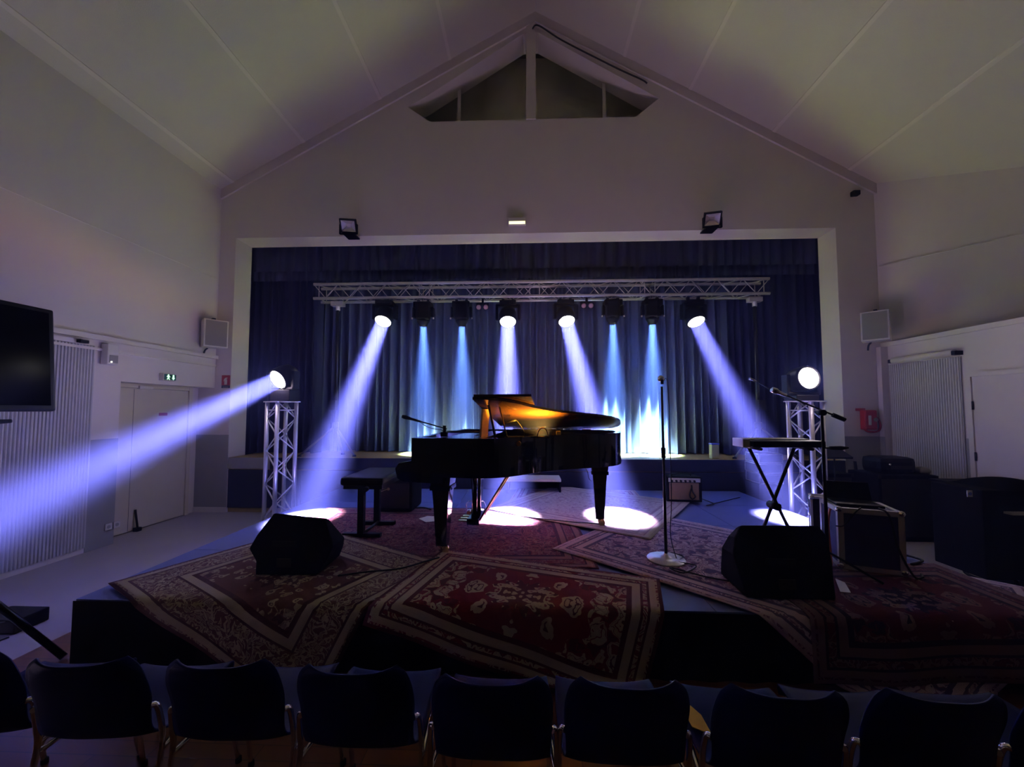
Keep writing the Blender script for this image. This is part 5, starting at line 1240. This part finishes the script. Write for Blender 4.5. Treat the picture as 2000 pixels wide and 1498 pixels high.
b = MB(); b.box((HALL_L + 0.04, yr - TVL*0.5 - 0.12, zb_ + H*0.3), (HALL_L + 0.06, yr - TVL*0.5 + 0.12, zb_ + H*0.7)).box((HALL_L + 0.05, yr - TVL*0.5 - 0.03, zb_ + H*0.45), (tx - 0.02, yr - TVL*0.5 + 0.03, zb_ + H*0.55)); b.build('wall_arm', M['steel'], t)

# ------------------------------------------------------------------ front row of chairs
PROF = [(0.205, 0.405), (0.205, 0.435), (0.185, 0.452), (0.10, 0.452), (0.0, 0.440), (-0.10, 0.436), (-0.165, 0.448), (-0.205, 0.485), (-0.232, 0.55), (-0.255, 0.63), (-0.276, 0.695), (-0.290, 0.75), (-0.294, 0.778)]
HW = [0.95*h_ for h_ in (0.195, 0.20, 0.205, 0.212, 0.212, 0.205, 0.198, 0.193, 0.195, 0.200, 0.198, 0.182, 0.150)]
def shell():
    sp = smooth_path([(a, b_, 0) for a, b_ in PROF], 3); wp = smooth_path([(h, 0, 0) for h in HW], 3); n = len(sp) - 1
    def f(u, v):
        i = min(n, int(round(v*n))); y, z = sp[i].x, sp[i].y; hw = wp[i].x; s = 2*u - 1
        k = max(0.0, min(1.0, (z - 0.46)/0.15))
        cur = s*s*abs(s)
        return Vector((s*hw, y + k*0.035*cur, z + (1-k)*0.018*cur - (0.010*(1 - cur) if i > n-3 else 0)))
    a = MB(); a.grid(f, 16, n)
    me = a.mesh('seat_shell'); me.materials.append(M['chair'])
    return me
def make_chair():
    r = bpy.data.objects.new('stacking_chair', None); r.empty_display_size = 0.1; C.objects.link(r)
    me = shell(); o = bpy.data.objects.new('seat_shell', me); C.objects.link(o); o.parent = r
    sm_ = o.modifiers.new('thickness', 'SOLIDIFY'); sm_.thickness = 0.007; sm_.offset = 0
    for s in (-1, 1):
        b = MB(); b.tube(smooth_path([(s*0.206, -0.27, 0.004), (s*0.206, -0.21, 0.30), (s*0.206, -0.185, 0.44), (s*0.205, -0.190, 0.50), (s*0.200, -0.205, 0.575), (s*0.188, -0.218, 0.585)], 5), 0.0095, 10); l1 = b.build('leg', M['chrome'], r)
        b = MB(); b.tube([(s*0.206, -0.27, 0.0), (s*0.206, -0.2695, 0.02)], 0.013, 10); b.build('foot_cap', M['rubber'], l1)
        b = MB(); b.tube(smooth_path([(s*0.205, 0.235, 0.004), (s*0.195, 0.165, 0.30), (s*0.19, 0.135, 0.415), (s*0.18, 0.10, 0.425)], 5), 0.0095, 10); l2 = b.build('leg', M['chrome'], r)
        b = MB(); b.tube([(s*0.205, 0.235, 0.0), (s*0.205, 0.2345, 0.02)], 0.013, 10); b.build('foot_cap', M['rubber'], l2)
        b = MB(); b.tube([(s*0.18, 0.12, 0.424), (s*0.206, -0.185, 0.418)], 0.009, 8); b.build('side_rail', M['chrome'], r)
    b = MB(); b.tube([(-0.19, 0.10, 0.424), (0.19, 0.10, 0.424)], 0.008, 8); b.build('cross_bar', M['chrome'], r)
    return r
proto = make_chair()
CH = [(-105, 1.50, 6, 'blue shell chair cut off at the picture corner beside the tripod leg'),
      (150, 1.50, 5, 'blue shell chair second along the front row from the tripod leg'),
      (425, 1.51, 3, 'blue shell chair third along the front row from the tripod leg'),
      (688, 1.50, 1, 'blue shell chair in the front row in front of the cream floral rug drape'),
      (960, 1.47, 0, 'blue shell chair in the middle of the front row, facing the piano'),
      (1228, 1.47, -1, 'blue shell chair in the front row before the red medallion rug edge'),
      (1537, 1.45, -4, 'blue shell chair holding a yellow card in the front row'),
      (1838, 1.45, -3, 'blue shell chair in the front row below the crimson rug drape'),
      (2140, 1.45, -2, 'blue shell chair cut off at the picture corner below the crimson rug')]
for i, (px, y, deg, lb) in enumerate(CH):
    o = proto if i == 0 else copy_tree(proto)
    o.location = (at(px, 1360, y - 0.25).x, y, 0.004); o.rotation_euler = (0, 0, math.radians(deg))
    tag(o, lb, 'chair', 'front row of stacking chairs')
    if px == 1537: cx6, cy6 = o.location.x, y
b = MB(); b.prism([(cx6 - 0.185, cy6 - 0.02, 0.470), (cx6 - 0.12, cy6 - 0.03, 0.452), (cx6 - 0.12, cy6 + 0.12, 0.456), (cx6 - 0.185, cy6 + 0.10, 0.472)], (0, 0, 0.003)); tag(b.build('yellow_card', M['yellow']), 'small yellow card lying on a blue chair seat', 'card')

# tripod leg and cable box at the lower left corner
f0 = gr(125, 1283, 0.02); f1 = at(-70, 1130, f0.y - 0.12)
dv = (f1 - f0).normalized(); hub = f0 + dv * ((0.85 - 0.02)/dv.z) if dv.z > 0.2 else f1
t = thing('speaker_tripod', 'black tripod leg with a bright sheen in the lower corner', 'stand', (hub.x, hub.y, 0.0))
b = MB(); b.tube([f0, hub], 0.020, 12); b.build('leg', M['chair_tube'], t)
for a in (2.3, 4.1):
    b = MB(); b.tube([(hub.x + 1.0*math.cos(a)*0.7, hub.y + 0.7*math.sin(a), 0.02), hub], 0.020, 12); b.build('leg', M['chair_tube'], t)
b = MB(); b.tube([(hub.x, hub.y, 0.35), (hub.x, hub.y, 1.55)], 0.022, 12); b.build('mast', M['chair_tube'], t)
b = MB(); b.tube([(hub.x, hub.y, 0.80), (hub.x, hub.y, 0.90)], 0.04, 12); b.build('collar', M['black'], t)
q = gr(12, 1240, 0.0)
t = thing('stage_box', 'black cable box on the floor behind the tripod leg', 'stage box', (q.x, q.y + 0.1, 0))
b = MB(); b.box((q.x - 0.25, q.y, 0.001), (q.x + 0.06, q.y + 0.2, 0.10), bev=0.01); b.build('body', M['black'], t)
for k in range(3):
    b = MB(); b.tube(smooth_path([(q.x - 0.02 - k*0.06, q.y + 0.02, 0.08), (q.x - k*0.06, q.y - 0.06, 0.10), (q.x + 0.03 - k*0.06, q.y - 0.10, 0.012), (q.x + 0.08 - k*0.05, q.y - 0.04 - 0.03*k, 0.010)]), 0.006, 6); b.build('cable', M['cable'], t)
